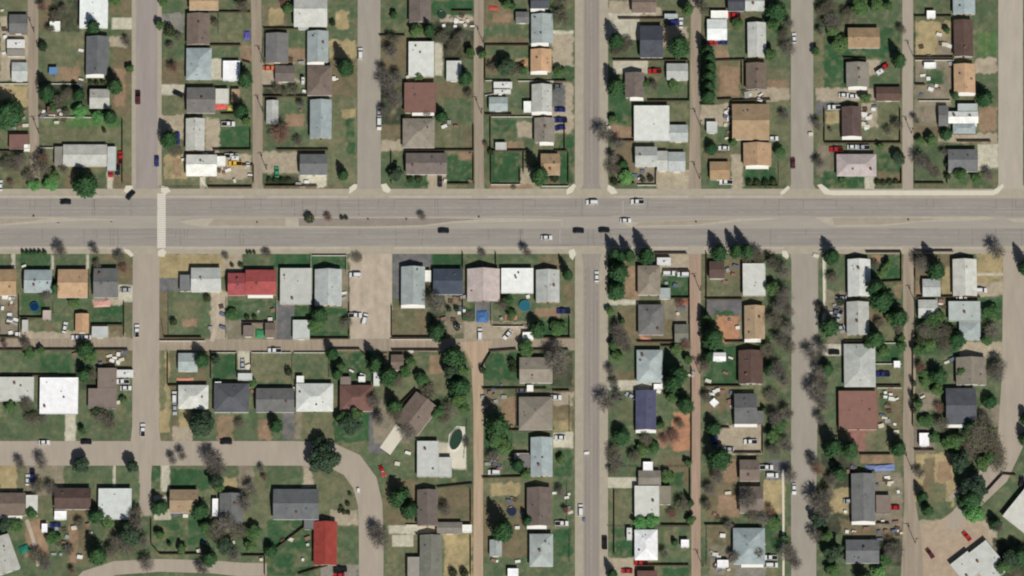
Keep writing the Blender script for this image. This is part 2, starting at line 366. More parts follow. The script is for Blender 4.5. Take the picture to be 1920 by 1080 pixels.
# kind x y crown-radius(px) height(m)
TREES = """
c 172 52 12 11|g 218 6 13 8|o 105 35 12 6|s 80 88 9 4|r 80 18 11 7|b 238 82 11 5|g 244 131 8 4|c 214 163 12 13|c 211 207 11 9|c 86 176 13 13
o 112 195 12 7|o 128 180 10 7|c 12 215 24 15|l 150 212 14 5|l 183 222 12 5|r 326 133 13 6|s 318 60 11 5|s 170 155 5 2|s 181 156 5 2|s 192 155 5 2
g 306 8 10 6|o 335 72 8 4|c 145 178 10 9|g 539 20 11 6|r 530 5 10 6|o 404 48 8 5|o 458 20 12 8|c 457 150 12 12|c 457 200 12 11|g 462 232 10 8
c 646 128 13 15|s 624 44 6 3|o 552 172 11 5|o 535 176 8 4|b 565 200 9 5|b 735 105 15 9|b 728 165 20 10|b 738 195 18 9|r 526 258 23 10|g 740 32 8 4
o 730 72 6 5|g 782 62 13 7|c 802 58 9 11|o 830 75 14 6|o 855 85 13 6|g 883 102 10 6|g 873 153 12 7|c 870 138 9 9|g 785 145 10 4|G 948 130 19 9
o 965 137 14 6|g 980 135 9 5|g 1050 137 12 4|o 1052 38 16 8|c 825 218 10 8|g 950 12 10 6|o 1050 5 14 8|c 1152 78 12 13|c 1152 165 14 14|o 1155 102 10 4
s 1035 166 6 3|o 1177 87 13 5|c 1262 88 17 14|g 1277 94 14 5|g 1290 24 14 9|o 1317 22 12 9|c 1322 98 11 12|c 1326 114 11 13|c 1327 131 11 13|c 1326 148 11 13
c 1326 165 11 12|c 1325 182 11 11|c 1452 22 17 13|g 1450 52 13 7|g 1443 107 12 8|o 1470 70 12 7|b 1478 97 16 8|b 1470 220 12 5|o 1225 165 10 5|g 1262 162 11 4
g 1383 48 12 5|b 1480 50 10 7|g 1575 88 18 6|o 1545 25 14 8|b 1560 48 18 9|g 1610 18 18 10|g 1642 15 14 9|g 1688 120 9 7|c 1681 110 10 11|b 1538 65 8 6
g 1845 190 14 8|c 1848 178 10 8|g 1775 60 7 4|g 1622 187 11 6|g 1790 182 8 4|b 1532 240 12 7|b 1536 312 12 7|o 1557 246 4 3|o 1665 247 9 4|o 1683 240 10 7
b 1717 230 8 6|G 1684 300 14 6|g 1650 277 7 4|c 1770 250 10 6|g 1745 267 12 6|b 1725 307 18 8|b 1742 317 14 7|s 1775 310 5 3|s 1776 332 6 3|g 1800 332 14 7
g 1830 338 10 5|b 1853 333 12 6|g 1580 342 8 4|s 1645 342 6 2|s 1656 343 6 2|s 1668 342 6 2|s 1680 341 5 2|b 40 307 15 9|o 80 322 18 9|r 83 302 12 8
l 95 347 14 4|l 65 350 12 4|c 158 348 20 14|o 15 312 14 6|s 196 247 4 3|c 314 262 14 12|o 330 286 12 4|r 20 345 8 3|o 55 335 12 5
c 641 328 8 9|s 505 339 6 2|s 517 339 6 2|s 529 339 6 2|s 541 339 6 2|o 560 268 10 4|g 450 215 9 6|s 580 410 9 4|r 616 411 9 4|s 641 409 4 2
s 649 409 4 2|b 791 409 9 4|s 690 411 1.7 .8|s 762 411 1.7 .8|s 482 417 1.7 .8|s 63 405 1.7 .8|s 898 407 1.7 .8|s 1305 416 1.7 .8|s 1703 412 1.7 .8
c 1003 322 12 14|g 1015 337 14 5|G 743 330 14 6|s 770 338 7 3|s 785 338 7 3|s 1040 336 8 3|o 963 352 5 2|b 1132 260 18 10|b 1150 302 12 7|b 1157 277 14 8
c 1164 308 9 6|l 1175 337 14 6|o 1150 322 14 6|s 920 286 6 3|r 911 273 6 3|c 1342 271 8 5|g 1330 282 10 5|g 1375 269 8 4|g 1461 287 11 5|s 1220 336 6 3
s 1205 338 5 3|s 1152 341 7 3|s 1405 344 7 3|s 1420 345 7 3|s 1435 344 7 3|s 1450 342 7 3|c 44 475 3.5 3|c 52 475 3.5 3|c 60 475 3.5 3|c 67 475 3.5 3
c 75 475 3.5 3|c 84 475 3.5 3|b 114 477 14 8|b 178 474 10 6|o 183 498 8 4|o 225 486 12 5|r 232 507 11 4|c 101 540 8 8|b 88 560 12 6|g 140 570 11 4
r 110 545 8 5|o 50 651 11 6|g 56 664 12 5|r 10 651 7 5|g 162 660 14 6|c 155 650 12 7|g 78 659 8 4|s 388 560 7 3|s 325 604 7 3|o 423 483 7 3
s 435 498 4 2|s 451 497 5 2|s 464 474 3 2|s 470 474 3 2|s 477 474 3 2|o 500 479 9 4|c 588 594 13 10|g 592 612 14 6|g 605 597 10 5|s 463 595 5 2
s 477 595 5 2|g 435 592 12 3|o 650 609 12 4|o 668 484 12 2|c 615 657 8 8|c 378 660 10 9|g 378 680 12 4|c 1062 516 8 12|b 988 480 10 8|b 905 479 9 4
b 815 577 19 12|c 815 612 13 9|g 820 627 12 5|c 845 660 15 14|g 853 677 18 7|g 955 567 12 5|o 943 577 12 6|g 960 592 10 5|c 1000 602 11 8|g 1010 622 14 5
g 1045 617 16 5|g 985 652 13 6|b 1042 650 10 6|o 880 592 9 2|s 842 581 5 3|s 857 581 5 3|s 858 616 6 4|c 1150 478 9 12|c 1161 482 8 11|c 1177 480 9 12
c 1207 482 11 14|c 1150 507 13 11|g 1164 517 15 6|g 1214 487 13 5|c 1150 537 12 8|g 1158 550 13 5|b 1160 622 14 8|b 1166 642 18 9|c 1163 600 5 5|g 1144 586 9 4
c 1344 472 11 11|l 1350 480 12 4|c 1377 472 10 13|c 1397 474 12 15|o 1400 482 15 6|o 1420 482 14 6|s 1438 480 6 3|o 1450 502 14 8|b 1469 517 16 10|g 1448 547 15 7
b 1471 562 18 10|b 1460 582 14 9|o 1450 607 17 8|b 1476 622 16 9|b 1462 642 16 9|c 1325 632 16 15|g 1342 642 15 7|c 1320 598 9 9|r 1275 571 10 3|r 1285 651 12 6
g 1270 656 12 4|c 1553 472 11 10|g 1561 487 12 4|o 1560 526 12 5|c 1637 542 15 15|c 1661 552 13 12|g 1650 569 20 7|c 1680 582 14 11|g 1686 601 12 5|c 1553 606 13 13
g 1556 619 12 5|g 1656 512 10 3|c 1636 627 12 11|g 1642 641 15 6|g 1690 636 8 5|o 1685 621 10 5|b 1728 501 18 9|c 1748 502 14 14|g 1757 513 13 5|b 1867 477 18 9
c 1918 502 11 14|g 1745 612 18 7|o 1765 632 21 9|g 1790 642 17 7|c 1795 622 10 8|g 1857 587 15 5|b 1860 627 16 8|g 1848 641 12 5|s 1722 641 10 6|g 1740 651 15 6
s 1576 567 8 4|g 1760 597 12 6|g 20 764 12 5|o 50 762 14 7|o 62 792 14 7|b 80 790 10 5|c 155 702 11 9|o 173 707 10 6|g 170 672 13 6|o 190 787 15 7
o 206 797 14 7|g 156 812 7 5|g 185 777 12 5|G 379 804 25 11|g 232 752 8 3|b 38 873 12 6|b 78 872 13 8|G 153 875 17 8|G 248 880 13 9|b 325 867 10 7
b 343 860 10 8|b 395 867 18 10|b 407 882 21 10|G 405 677 9 5|s 542 699 7 4|o 450 798 11 4|c 514 797 10 9|g 519 803 9 3|g 475 721 9 3|G 656 797 22 8
g 668 782 14 7|g 641 787 13 6|c 722 702 15 13|c 715 682 13 12|g 731 712 14 5|c 737 762 12 11|b 702 757 14 9|o 742 782 14 6|b 712 792 14 8|g 770 682 10 6
c 630 701 8 9|g 640 691 10 6|g 626 668 9 5|b 765 817 18 8|G 611 870 29 12|G 845 702 15 9|c 850 717 13 11|g 866 702 15 7|g 866 732 17 7|g 860 752 15 7
o 840 772 16 6|g 822 777 14 6|c 927 797 16 15|g 937 807 16 6|g 930 827 17 7|g 946 842 15 6|s 960 681 7 4|s 962 693 7 4|b 1046 682 25 11|g 987 662 12 5
o 1050 702 12 6|s 905 696 6 4|o 876 836 8 5|b 925 862 14 6|c 968 872 10 10|b 1136 762 20 10|g 1158 672 12 5|c 1250 702 11 13|c 1267 704 14 15|g 1266 726 15 6
c 1283 747 12 11|g 1286 764 12 5|b 1160 747 10 8|c 1160 807 11 7|g 1166 822 14 7|o 1152 852 14 6|o 1211 827 12 6|g 1205 847 13 5|g 1227 842 12 5|r 1262 822 15 4
r 1245 827 10 4|g 1290 677 9 5|o 1322 692 12 7|c 1325 668 9 8|o 1440 662 14 8|c 1440 692 10 9|b 1456 702 18 10|o 1446 745 14 4|b 1471 722 14 9|b 1456 792 16 9
g 1461 802 15 7|b 1476 782 14 9|c 1432 769 5 4|b 1471 842 16 9|g 1451 822 14 6|c 1335 802 12 9|c 1338 852 17 14|g 1352 866 17 7|b 1521 672 16 9|b 1537 702 14 8
b 1541 660 13 9|c 1546 692 11 10|b 1526 742 18 10|b 1541 762 16 9|b 1546 732 13 8|g 1630 651 12 5|g 1656 662 12 5|g 1690 652 9 5|c 1557 837 12 14|g 1563 846 13 5
c 1589 841 12 13|g 1596 849 12 5|c 1679 833 11 11|g 1686 846 12 5|r 1726 693 11 6|g 1731 702 10 5|c 1751 697 12 8|g 1761 711 15 6|g 1736 716 13 4|b 1873 692 16 9
b 1866 707 19 9|c 1851 741 9 5|g 1856 756 13 4|c 1816 749 6 4|b 1846 792 14 7|c 1816 802 13 9|o 1831 817 23 10|o 1851 832 23 10|g 1791 832 19 8|g 1774 837 12 6
o 1816 852 20 8|g 1751 822 12 4|g 1736 792 15 4|r 1761 767 12 4|s 1713 771 5 6|s 1711 746 5 5|s 1713 721 5 5|c 1921 784 10 8|c 1919 822 11 9|G 1800 872 19 11
G 1827 922 26 12|c 1817 938 19 13|l 1824 967 20 8|b 1725 892 12 6|c 1726 932 9 10|c 1736 957 9 10|o 1871 872 18 7|g 1856 862 14 6|c 297 951 13 10|l 378 962 14 7
c 367 954 11 8|c 172 972 10 8|g 187 972 13 5|g 202 982 13 4|o 256 967 14 7|b 256 992 18 11|G 246 1008 21 11|b 226 1022 18 8|o 241 1028 19 8|c 177 1024 12 12
l 186 1047 14 6|g 100 1012 14 4|g 30 987 17 5|G 10 987 13 7|o 70 1047 14 6|b 86 1062 14 7|r 136 1074 8 5|b 276 1062 16 8|b 381 1072 14 7|g 341 1031 10 5
c 386 1032 10 9|l 396 1052 12 5|s 318 1021 4 3|G 405 907 14 9|g 411 916 11 5|o 406 1002 19 8|b 426 988 19 10|G 421 1027 17 8|g 386 992 12 7|g 476 1002 17 6
b 461 952 16 10|b 471 922 12 8|c 505 1031 10 7|g 471 1027 12 5|b 96 921 13 7|o 71 917 15 7|b 491 881 8 4|r 496 899 7 4|s 656 926 4 1.5|s 652 945 5 2
s 640 951 4 1.5|s 645 961 5 2|s 653 962 4 1.5|s 637 959 4 1.5|b 713 1017 20 9|b 706 1000 14 8|c 742 923 16 10|l 753 937 15 5|c 771 947 13 10|g 767 962 13 5
b 836 962 13 8|c 934 984 16 16|g 946 1002 13 5|c 986 976 8 8|b 1051 926 10 6|r 1061 961 7 5|g 986 892 10 5|g 1051 864 9 4|s 850 1076 8 4|s 871 1076 8 4
c 1145 1077 8 10|b 1156 872 15 8|o 1151 886 12 6|g 1251 897 14 4|l 1200 983 13 5|l 1222 979 14 5|r 1261 967 12 4|o 1281 952 14 7|c 1291 942 6 8|g 1295 977 10 5
b 1246 1042 10 6|c 1265 1018 5 4|b 1346 902 12 7|b 1331 922 14 6|o 1326 952 10 6|b 1401 944 20 11|o 1411 972 14 6|b 1431 977 14 7|g 1451 982 13 5|r 1446 962 10 6
b 1376 1047 12 6|b 1481 897 14 9|b 1476 1042 18 9|b 1491 1062 14 9|g 1471 1012 8 4|b 1526 872 12 8|r 1531 884 14 8|c 1527 929 8 8|b 1531 947 20 11|b 1547 967 20 10
G 1536 979 17 8|b 1551 932 14 8|c 1569 887 12 9|b 1559 903 12 6|G 1563 1042 19 11|g 1561 1072 14 6|c 1616 1086 13 12|l 1646 1076 13 5|b 1676 1037 19 8|g 1661 1052 12 5
o 1478 655 13 8|b 1478 590 12 8|b 1450 850 13 7|o 1535 720 12 7
b 1538 790 12 7|o 1540 585 10 6|o 1735 625 16 8|g 1720 660 11 6|o 1770 655 14 7|g 1800 700 10 5|g 1755 735 12 6|g 1722 760 10 5|o 1765 800 14 7|o 1870 850 16 8|g 1840 875 15 8|o 1800 835 14 8|g 1150 650 10 5|o 1175 655 12 7|b 1145 700 11 6|o 1190 860 12 6
g 1260 750 11 6|g 1240 800 9 5|o 1275 800 9 5|o 1325 750 10 6|o 1345 890 12 7|b 1365 990 10 6|o 1420 1040 12 6|o 1530 1010 13 8|g 1550 1010 12 7|o 1640 500 9 4|g 1670 600 11 6|o 1650 610 10 5|o 1600 690 7 4|g 1665 500 10 5|o 805 740 15 7|g 790 715 14 6
o 835 790 13 6|g 870 770 12 6|g 760 700 12 5|o 745 720 12 6|g 700 690 9 4|o 450 1000 14 7|b 440 1045 14 7|g 300 1005 10 5|o 150 985 10 5|o 210 1040 13 7|b 270 1020 13 8|g 60 965 12 5|o 35 945 10 5|o 130 1035 10 5|g 1290 870 8 4|o 1150 720 9 4
g 960 15 9 5|o 1170 95 9 5|g 1210 160 8 4|g 905 105 9 5|o 925 130 10 5|o 848 95 13 6|b 865 70 10 6|o 740 80 10 6|b 720 140 12 8|b 745 150 12 8|b 720 215 10 7|o 520 170 9 5|o 800 215 8 4|g 300 50 9 5|o 320 90 8 4|o 95 60 9 5|b 120 20 9 5
g 100 205 9 4|o 125 215 9 4|g 205 225 8 4|o 30 320 11 6|g 100 335 12 5|o 120 320 9 4|g 1150 225 9 4|o 1555 15 12 6|g 1530 100 9 5|g 1560 60 12 6|o 1590 30 12 6|g 1665 15 10 6|o 1690 60 9 5|g 1725 265 9 4|o 1755 330 10 5|b 1770 290 8 5|o 880 180 9 5|c 1907 1042 16 11|G 1894 1054 18 10|g 1880 1066 15 7|b 1871 992 12 7|c 1863 982 10 8|G 600 838 16 8
"""
# x y angle colour type(c car, p pickup, v van)
CARS = """
123 379 0 black c|245 366 50 black c|1110 380 0 white v|1195 379 0 white p|1173 414 0 white c|832 433 0 black c|1085 433 0 black c|1133 432 0 black c
1025 446 0 white c|1119 519 90 white c|259 184 90 maroon p|294 303 90 blue c|676 101 90 white v|711 210 90 silver c|711 233 90 white v|226 296 90 red p
208 322 90 red v|221 319 90 black c|333 261 90 blue v|334 176 -25 black c|504 128 0 orange c|434 293 0 white p|441 307 0 yellow p|519 323 90 green c
825 341 90 black c|1051 226 0 blue p|1050 206 0 blue c|1046 162 0 grey c|428 233 0 white p|1489 72 90 white c|1487 306 90 maroon c|1361 342 0 white p
1449 260 0 white c|1357 278 0 white c|1568 281 0 red p|1599 276 0 white c|1618 277 0 silver p|1583 179 0 white c|1599 181 0 white c|1564 202 0 white p
1657 126 35 red c|1376 29 0 red p|1335 80 0 red c|1354 79 0 blue c|1228 134 0 red p|1261 43 0 blue v|1277 43 90 white c|666 516 0 white v
666 592 0 white p|684 599 75 white v|122 614 80 white c|144 633 0 white c|160 633 0 white c|257 621 90 white p|236 544 0 silver c|1057 584 0 blue p
900 627 90 white v|952 628 50 white c|515 658 0 white p|268 807 90 white p|230 716 0 white p|236 728 0 white c|83 830 0 white c|162 829 0 black c
327 745 90 white v|328 768 90 silver c|424 829 0 black v|717 884 -70 red c|1182 743 -30 silver c|1156 746 0 black c|1407 829 0 white p|1366 843 0 silver c
1089 957 90 white v|1134 1018 90 black p|1053 982 0 white p|1050 821 0 white c|1040 746 0 white p|1437 877 0 white p|1448 892 0 white v|1445 1046 0 white p
1447 1060 0 white v|1489 917 90 white c|1176 1071 0 red c|1202 1056 0 red p|1656 702 0 blue p|1564 661 0 black c|1577 560 0 silver c|1573 592 65 silver p
1574 616 20 silver c|1839 545 0 white v|1803 558 0 white c|1813 1006 -50 red c|1744 1038 -55 maroon c|638 1068 0 black p|636 1079 0 red c|61 893 90 blue p
52 900 90 white c|1 348 90 white c|926 886 0 white v|1340 828 90 blue v|1592 940 0 silver c|1677 952 0 red c|104 985 0 blue c|1254 513 0 white v|1281 515 0 white v
1050 240 10 blue c|1915 903 80 black c|1567 584 80 grey c|980 732 0 grey c|455 683 90 silver c|1005 1049 0 white c
"""
RVS = """
943 159 0 35 12|30 82 0 34 17|942 171 0 32 8|1245 490 0 26 15|234 700 0 32 14|706 708 90 30 12|1180 1000 90 24 10|1650 134 35 14 8|568 150 90 14 6|441 296 0 14 8|888 520 90 12 6
"""
# fences x0 y0 x1 y1 type (b board, w white, k dark wire)
FENCES = """
0 158 52 158 w|96 158 146 158 w|75 221 205 221 w|350 86 452 86 b|385 24 470 24 b|230 226 230 345 b|16 251 54 251 b|0 285 50 285 b|76 278 100 278 w
300 352 392 352 k|400 282 470 282 b|470 245 470 282 b|410 64 410 20 k|490 118 497 55 k|470 120 455 116 b|495 55 576 55 b|494 165 535 165 b|494 182 577 182 b|577 120 577 235 k
520 282 616 282 b|476 311 452 311 b|476 311 476 344 b|390 352 473 352 b|498 350 595 350 b|415 215 460 215 b|712 68 760 68 b|734 285 734 345 b|760 283 888 283 b|888 235 888 283 b
888 290 888 345 b|840 346 880 346 b|804 0 804 35 k|848 22 886 22 b|910 86 993 86 b|910 86 910 152 b|910 152 950 152 w|972 153 1038 153 w|1038 153 1062 153 b|910 180 930 176 w
910 216 960 216 b|922 220 1000 220 w|920 222 920 283 b|920 284 990 284 b|921 286 921 345 b|921 347 975 347 w|975 318 975 345 b|982 286 982 325 b|1059 232 1059 283 b|1040 284 1063 284 b
1066 288 1066 345 b|1016 350 1066 350 w|1160 36 1272 36 b|1150 114 1290 114 b|1292 116 1292 190 b|1215 190 1292 190 b|1145 265 1190 265 b|1195 348 1230 348 w|1230 296 1230 348 b
1145 345 1190 345 b|1313 197 1340 197 b|1340 115 1398 113 b|1391 117 1391 160 b|1346 188 1372 187 b|1372 190 1445 188 b|1460 305 1460 345 k|1400 350 1460 350 b|1316 20 1330 20 b
1369 200 1369 265 b|1392 265 1392 305 b|1320 288 1360 288 k|1546 205 1546 268 b|1546 269 1690 269 b|1688 205 1688 268 b|1582 110 1625 112 b|1640 165 1688 163 b|1690 110 1690 185 k
1715 32 1785 32 b|1716 35 1716 110 k|1716 109 1788 109 b|1716 114 1788 114 w|1787 118 1787 180 k|1723 190 1782 190 w|1716 160 1735 160 b|1716 345 1770 345 b|1776 285 1776 345 b
1642 345 1690 345 b|1795 266 1858 266 b|1690 318 1690 345 b|1758 236 1762 200 k|1716 118 1716 160 k|1715 290 1715 345 k
36 555 36 632 b|38 597 80 597 b|0 633 36 633 b|167 508 167 560 k|168 592 168 632 b|233 568 233 632 b|172 610 230 610 b|100 570 100 590 k|0 657 240 657 b|316 550 316 632 k
308 634 378 634 b|300 640 385 640 w|303 600 308 634 k|424 560 424 635 k|454 606 495 606 b|519 565 519 602 w|455 606 455 632 b|583 478 583 504 w|586 480 650 480 w|650 480 650 512 w
655 572 655 632 b|580 636 655 636 b|655 515 655 572 k|735 575 735 634 b|733 637 822 637 w|735 634 822 634 b|868 475 868 505 b|930 475 930 503 b|924 613 982 613 w|922 570 922 612 w
891 575 891 600 w|868 560 868 600 b|995 634 1070 634 b|1068 595 1068 634 b|1004 508 1004 566 b|1228 476 1288 476 b|1244 508 1292 508 b|1293 510 1293 642 b|1240 560 1292 560 b
1195 642 1265 642 b|1325 475 1325 640 b|1323 562 1392 562 b|1360 642 1425 642 b|1332 524 1358 524 w|1624 474 1690 474 b|1690 476 1690 527 b|1650 530 1690 528 b|1716 472 1787 472 b|1716 476 1716 522 b
1720 558 1838 558 b|1583 641 1620 641 b|1656 644 1690 644 w|1788 490 1788 553 k|1720 562 1720 595 k
315 662 315 723 b|315 724 385 724 b|397 662 443 662 w|473 662 546 662 w|552 662 614 662 w|396 664 396 712 b|444 664 444 700 b|471 664 471 700 b|548 665 548 712 k|617 664 617 708 k|620 656 675 656 b
675 657 697 680 b|180 690 215 686 b|0 705 110 705 b|182 690 182 722 b|735 658 822 658 b|875 665 886 690 b|903 690 920 662 b|918 660 968 656 b|1000 657 1066 657 b|905 730 1025 730 b
968 732 968 810 k|950 808 1035 808 b|1037 734 1068 734 b|1068 745 1068 810 k|876 790 870 860 k|750 760 780 730 b|1297 690 1297 870 b|1294 880 1294 985 b|1240 650 1290 650 b|1322 725 1390 725 b
1345 803 1368 803 b|1375 850 1428 850 b|1430 795 1430 850 b|1140 876 1290 876 k|1240 913 1256 911 b|1152 920 1152 1040 b|1140 988 1292 988 k|1195 1061 1292 1061 b|1322 985 1378 985 b|1325 985 1325 1060 k
1640 683 1690 683 w|1640 725 1690 725 b|1645 728 1690 728 w|1612 853 1670 853 b|1715 845 1752 845 b|1750 530 1750 555 k|1712 650 1712 800 b|1716 480 1716 640 k
284 975 284 1020 b|284 1022 300 1040 b|300 1040 375 1040 b|453 1043 497 1043 b|500 1043 572 988 b|497 1045 497 1080 b|560 1078 625 1058 b|820 915 886 908 b|883 920 883 980 b|780 1003 820 1000 b|883 1005 883 1080 b
905 897 985 895 b|1063 910 1063 975 k|762 1044 762 1080 b|762 985 810 985 w|1068 1005 1068 1055 k|1240 986 1294 986 b|1848 925 1880 890 b|1880 890 1905 892 b|1615 887 1640 884 b|1600 980 1668 983 b|1560 1003 1580 1003 k
"""
POLES = """496 119 9.5|906 80 9|903 213 9|73 250 9|1713 107 9|1709 250 9|1313 235 9|1318 1063 9|1716 567 9|493 210 9|500 318 9|1312 335 9|1716 1018 10|1710 880 9|1313 545 9|64 60 8|1312 700 9"""
TRAMP = "829 29 8|65 576 8|960 962 9|405 690 0"
CLUTTER = """
b 75 222|b 115 215|b 104 218|t 120 225|b 152 95|b 10 70|b 8 100|t 152 150|b 150 160|b 25 560|b 10 555|b 22 575|b 18 590|t 15 605|b 30 600|b 45 500|t 545 112|b 565 118|b 571 172|b 564 208
b 856 41|t 866 30|b 872 48|t 980 118|b 928 176|b 938 178|b 1140 240|t 1395 172|b 1405 178|b 1420 170|b 1400 182|b 1362 213|b 1360 235|b 1366 225|b 1365 248|t 1622 205|b 1620 215|b 1628 222|b 1640 200
b 1625 232|t 1765 82|b 1772 84|b 1730 142|b 1745 168|b 1760 168|b 1728 178|t 1200 335|b 1205 322|b 1520 252|t 835 235|b 842 230|b 855 238|b 833 238|b 848 150|b 765 145|b 835 340
b 883 290|b 882 340|b 385 290|t 410 320|b 420 325|b 395 335|b 440 340|b 560 345|b 575 342|b 395 615|b 418 590|b 418 615|t 415 575|b 645 550|b 645 560|t 845 565|b 855 560|t 850 600|b 832 598|b 790 575
t 955 598|b 940 598|b 990 557|b 1010 550|b 1360 530|b 1365 505|b 1380 500|b 1368 600|b 1383 615|b 1215 632|b 1220 500|b 1530 480|b 1345 675|b 1360 700|t 1370 672|b 1328 715|b 1355 735|t 1345 740|b 1335 740|b 1370 755
b 1660 745|t 1665 760|b 1670 740|b 1675 750|b 1655 780|b 1680 810|b 1670 730|b 1785 675|b 1775 680|t 1730 745|b 1728 755|b 1765 565|t 1770 575|b 1590 555|b 1603 553|b 205 668|b 215 672|t 212 680|b 222 665|b 228 675
b 140 665|t 215 755|b 222 755|b 465 688|b 555 730|b 475 735|b 467 726|b 680 704|b 755 665|b 770 660|b 722 665|b 855 695|t 905 690|b 918 738|b 945 745|b 960 800|b 940 722|b 925 730|t 1040 675|b 1100 850|b 960 935|t 965 937
b 955 940|b 925 865|t 930 860|b 970 990|b 1040 925|b 1067 927|b 1095 975|t 1345 970|b 1340 965|b 1365 925|b 1355 1005|b 1335 1035|b 1340 1045|b 1360 1062|b 1350 1070|b 1432 1020|b 1395 960|b 1680 980|b 1655 978|b 1690 1000|b 1670 905
t 1660 900|b 1575 875|b 1590 885|b 1585 960|b 1650 1012|b 1638 1012|t 110 1020|b 120 1018|b 125 1025|b 112 1005|b 130 1040|b 60 945|b 165 985|b 170 1000|b 150 1045|b 330 965|b 348 968|b 545 1012|t 530 1014|b 577 1010|b 577 1022|b 568 1050
b 672 920|b 490 1050|b 765 850|b 745 870|t 1005 835|b 40 45|b 18 60|b 4 20|t 8 55|b 25 240|b 45 210|b 45 222|b 48 236|t 630 150|b 625 148|b 345 300|b 1270 735|b 1235 735|b 1190 330|b 1295 705|b 1300 700
"""
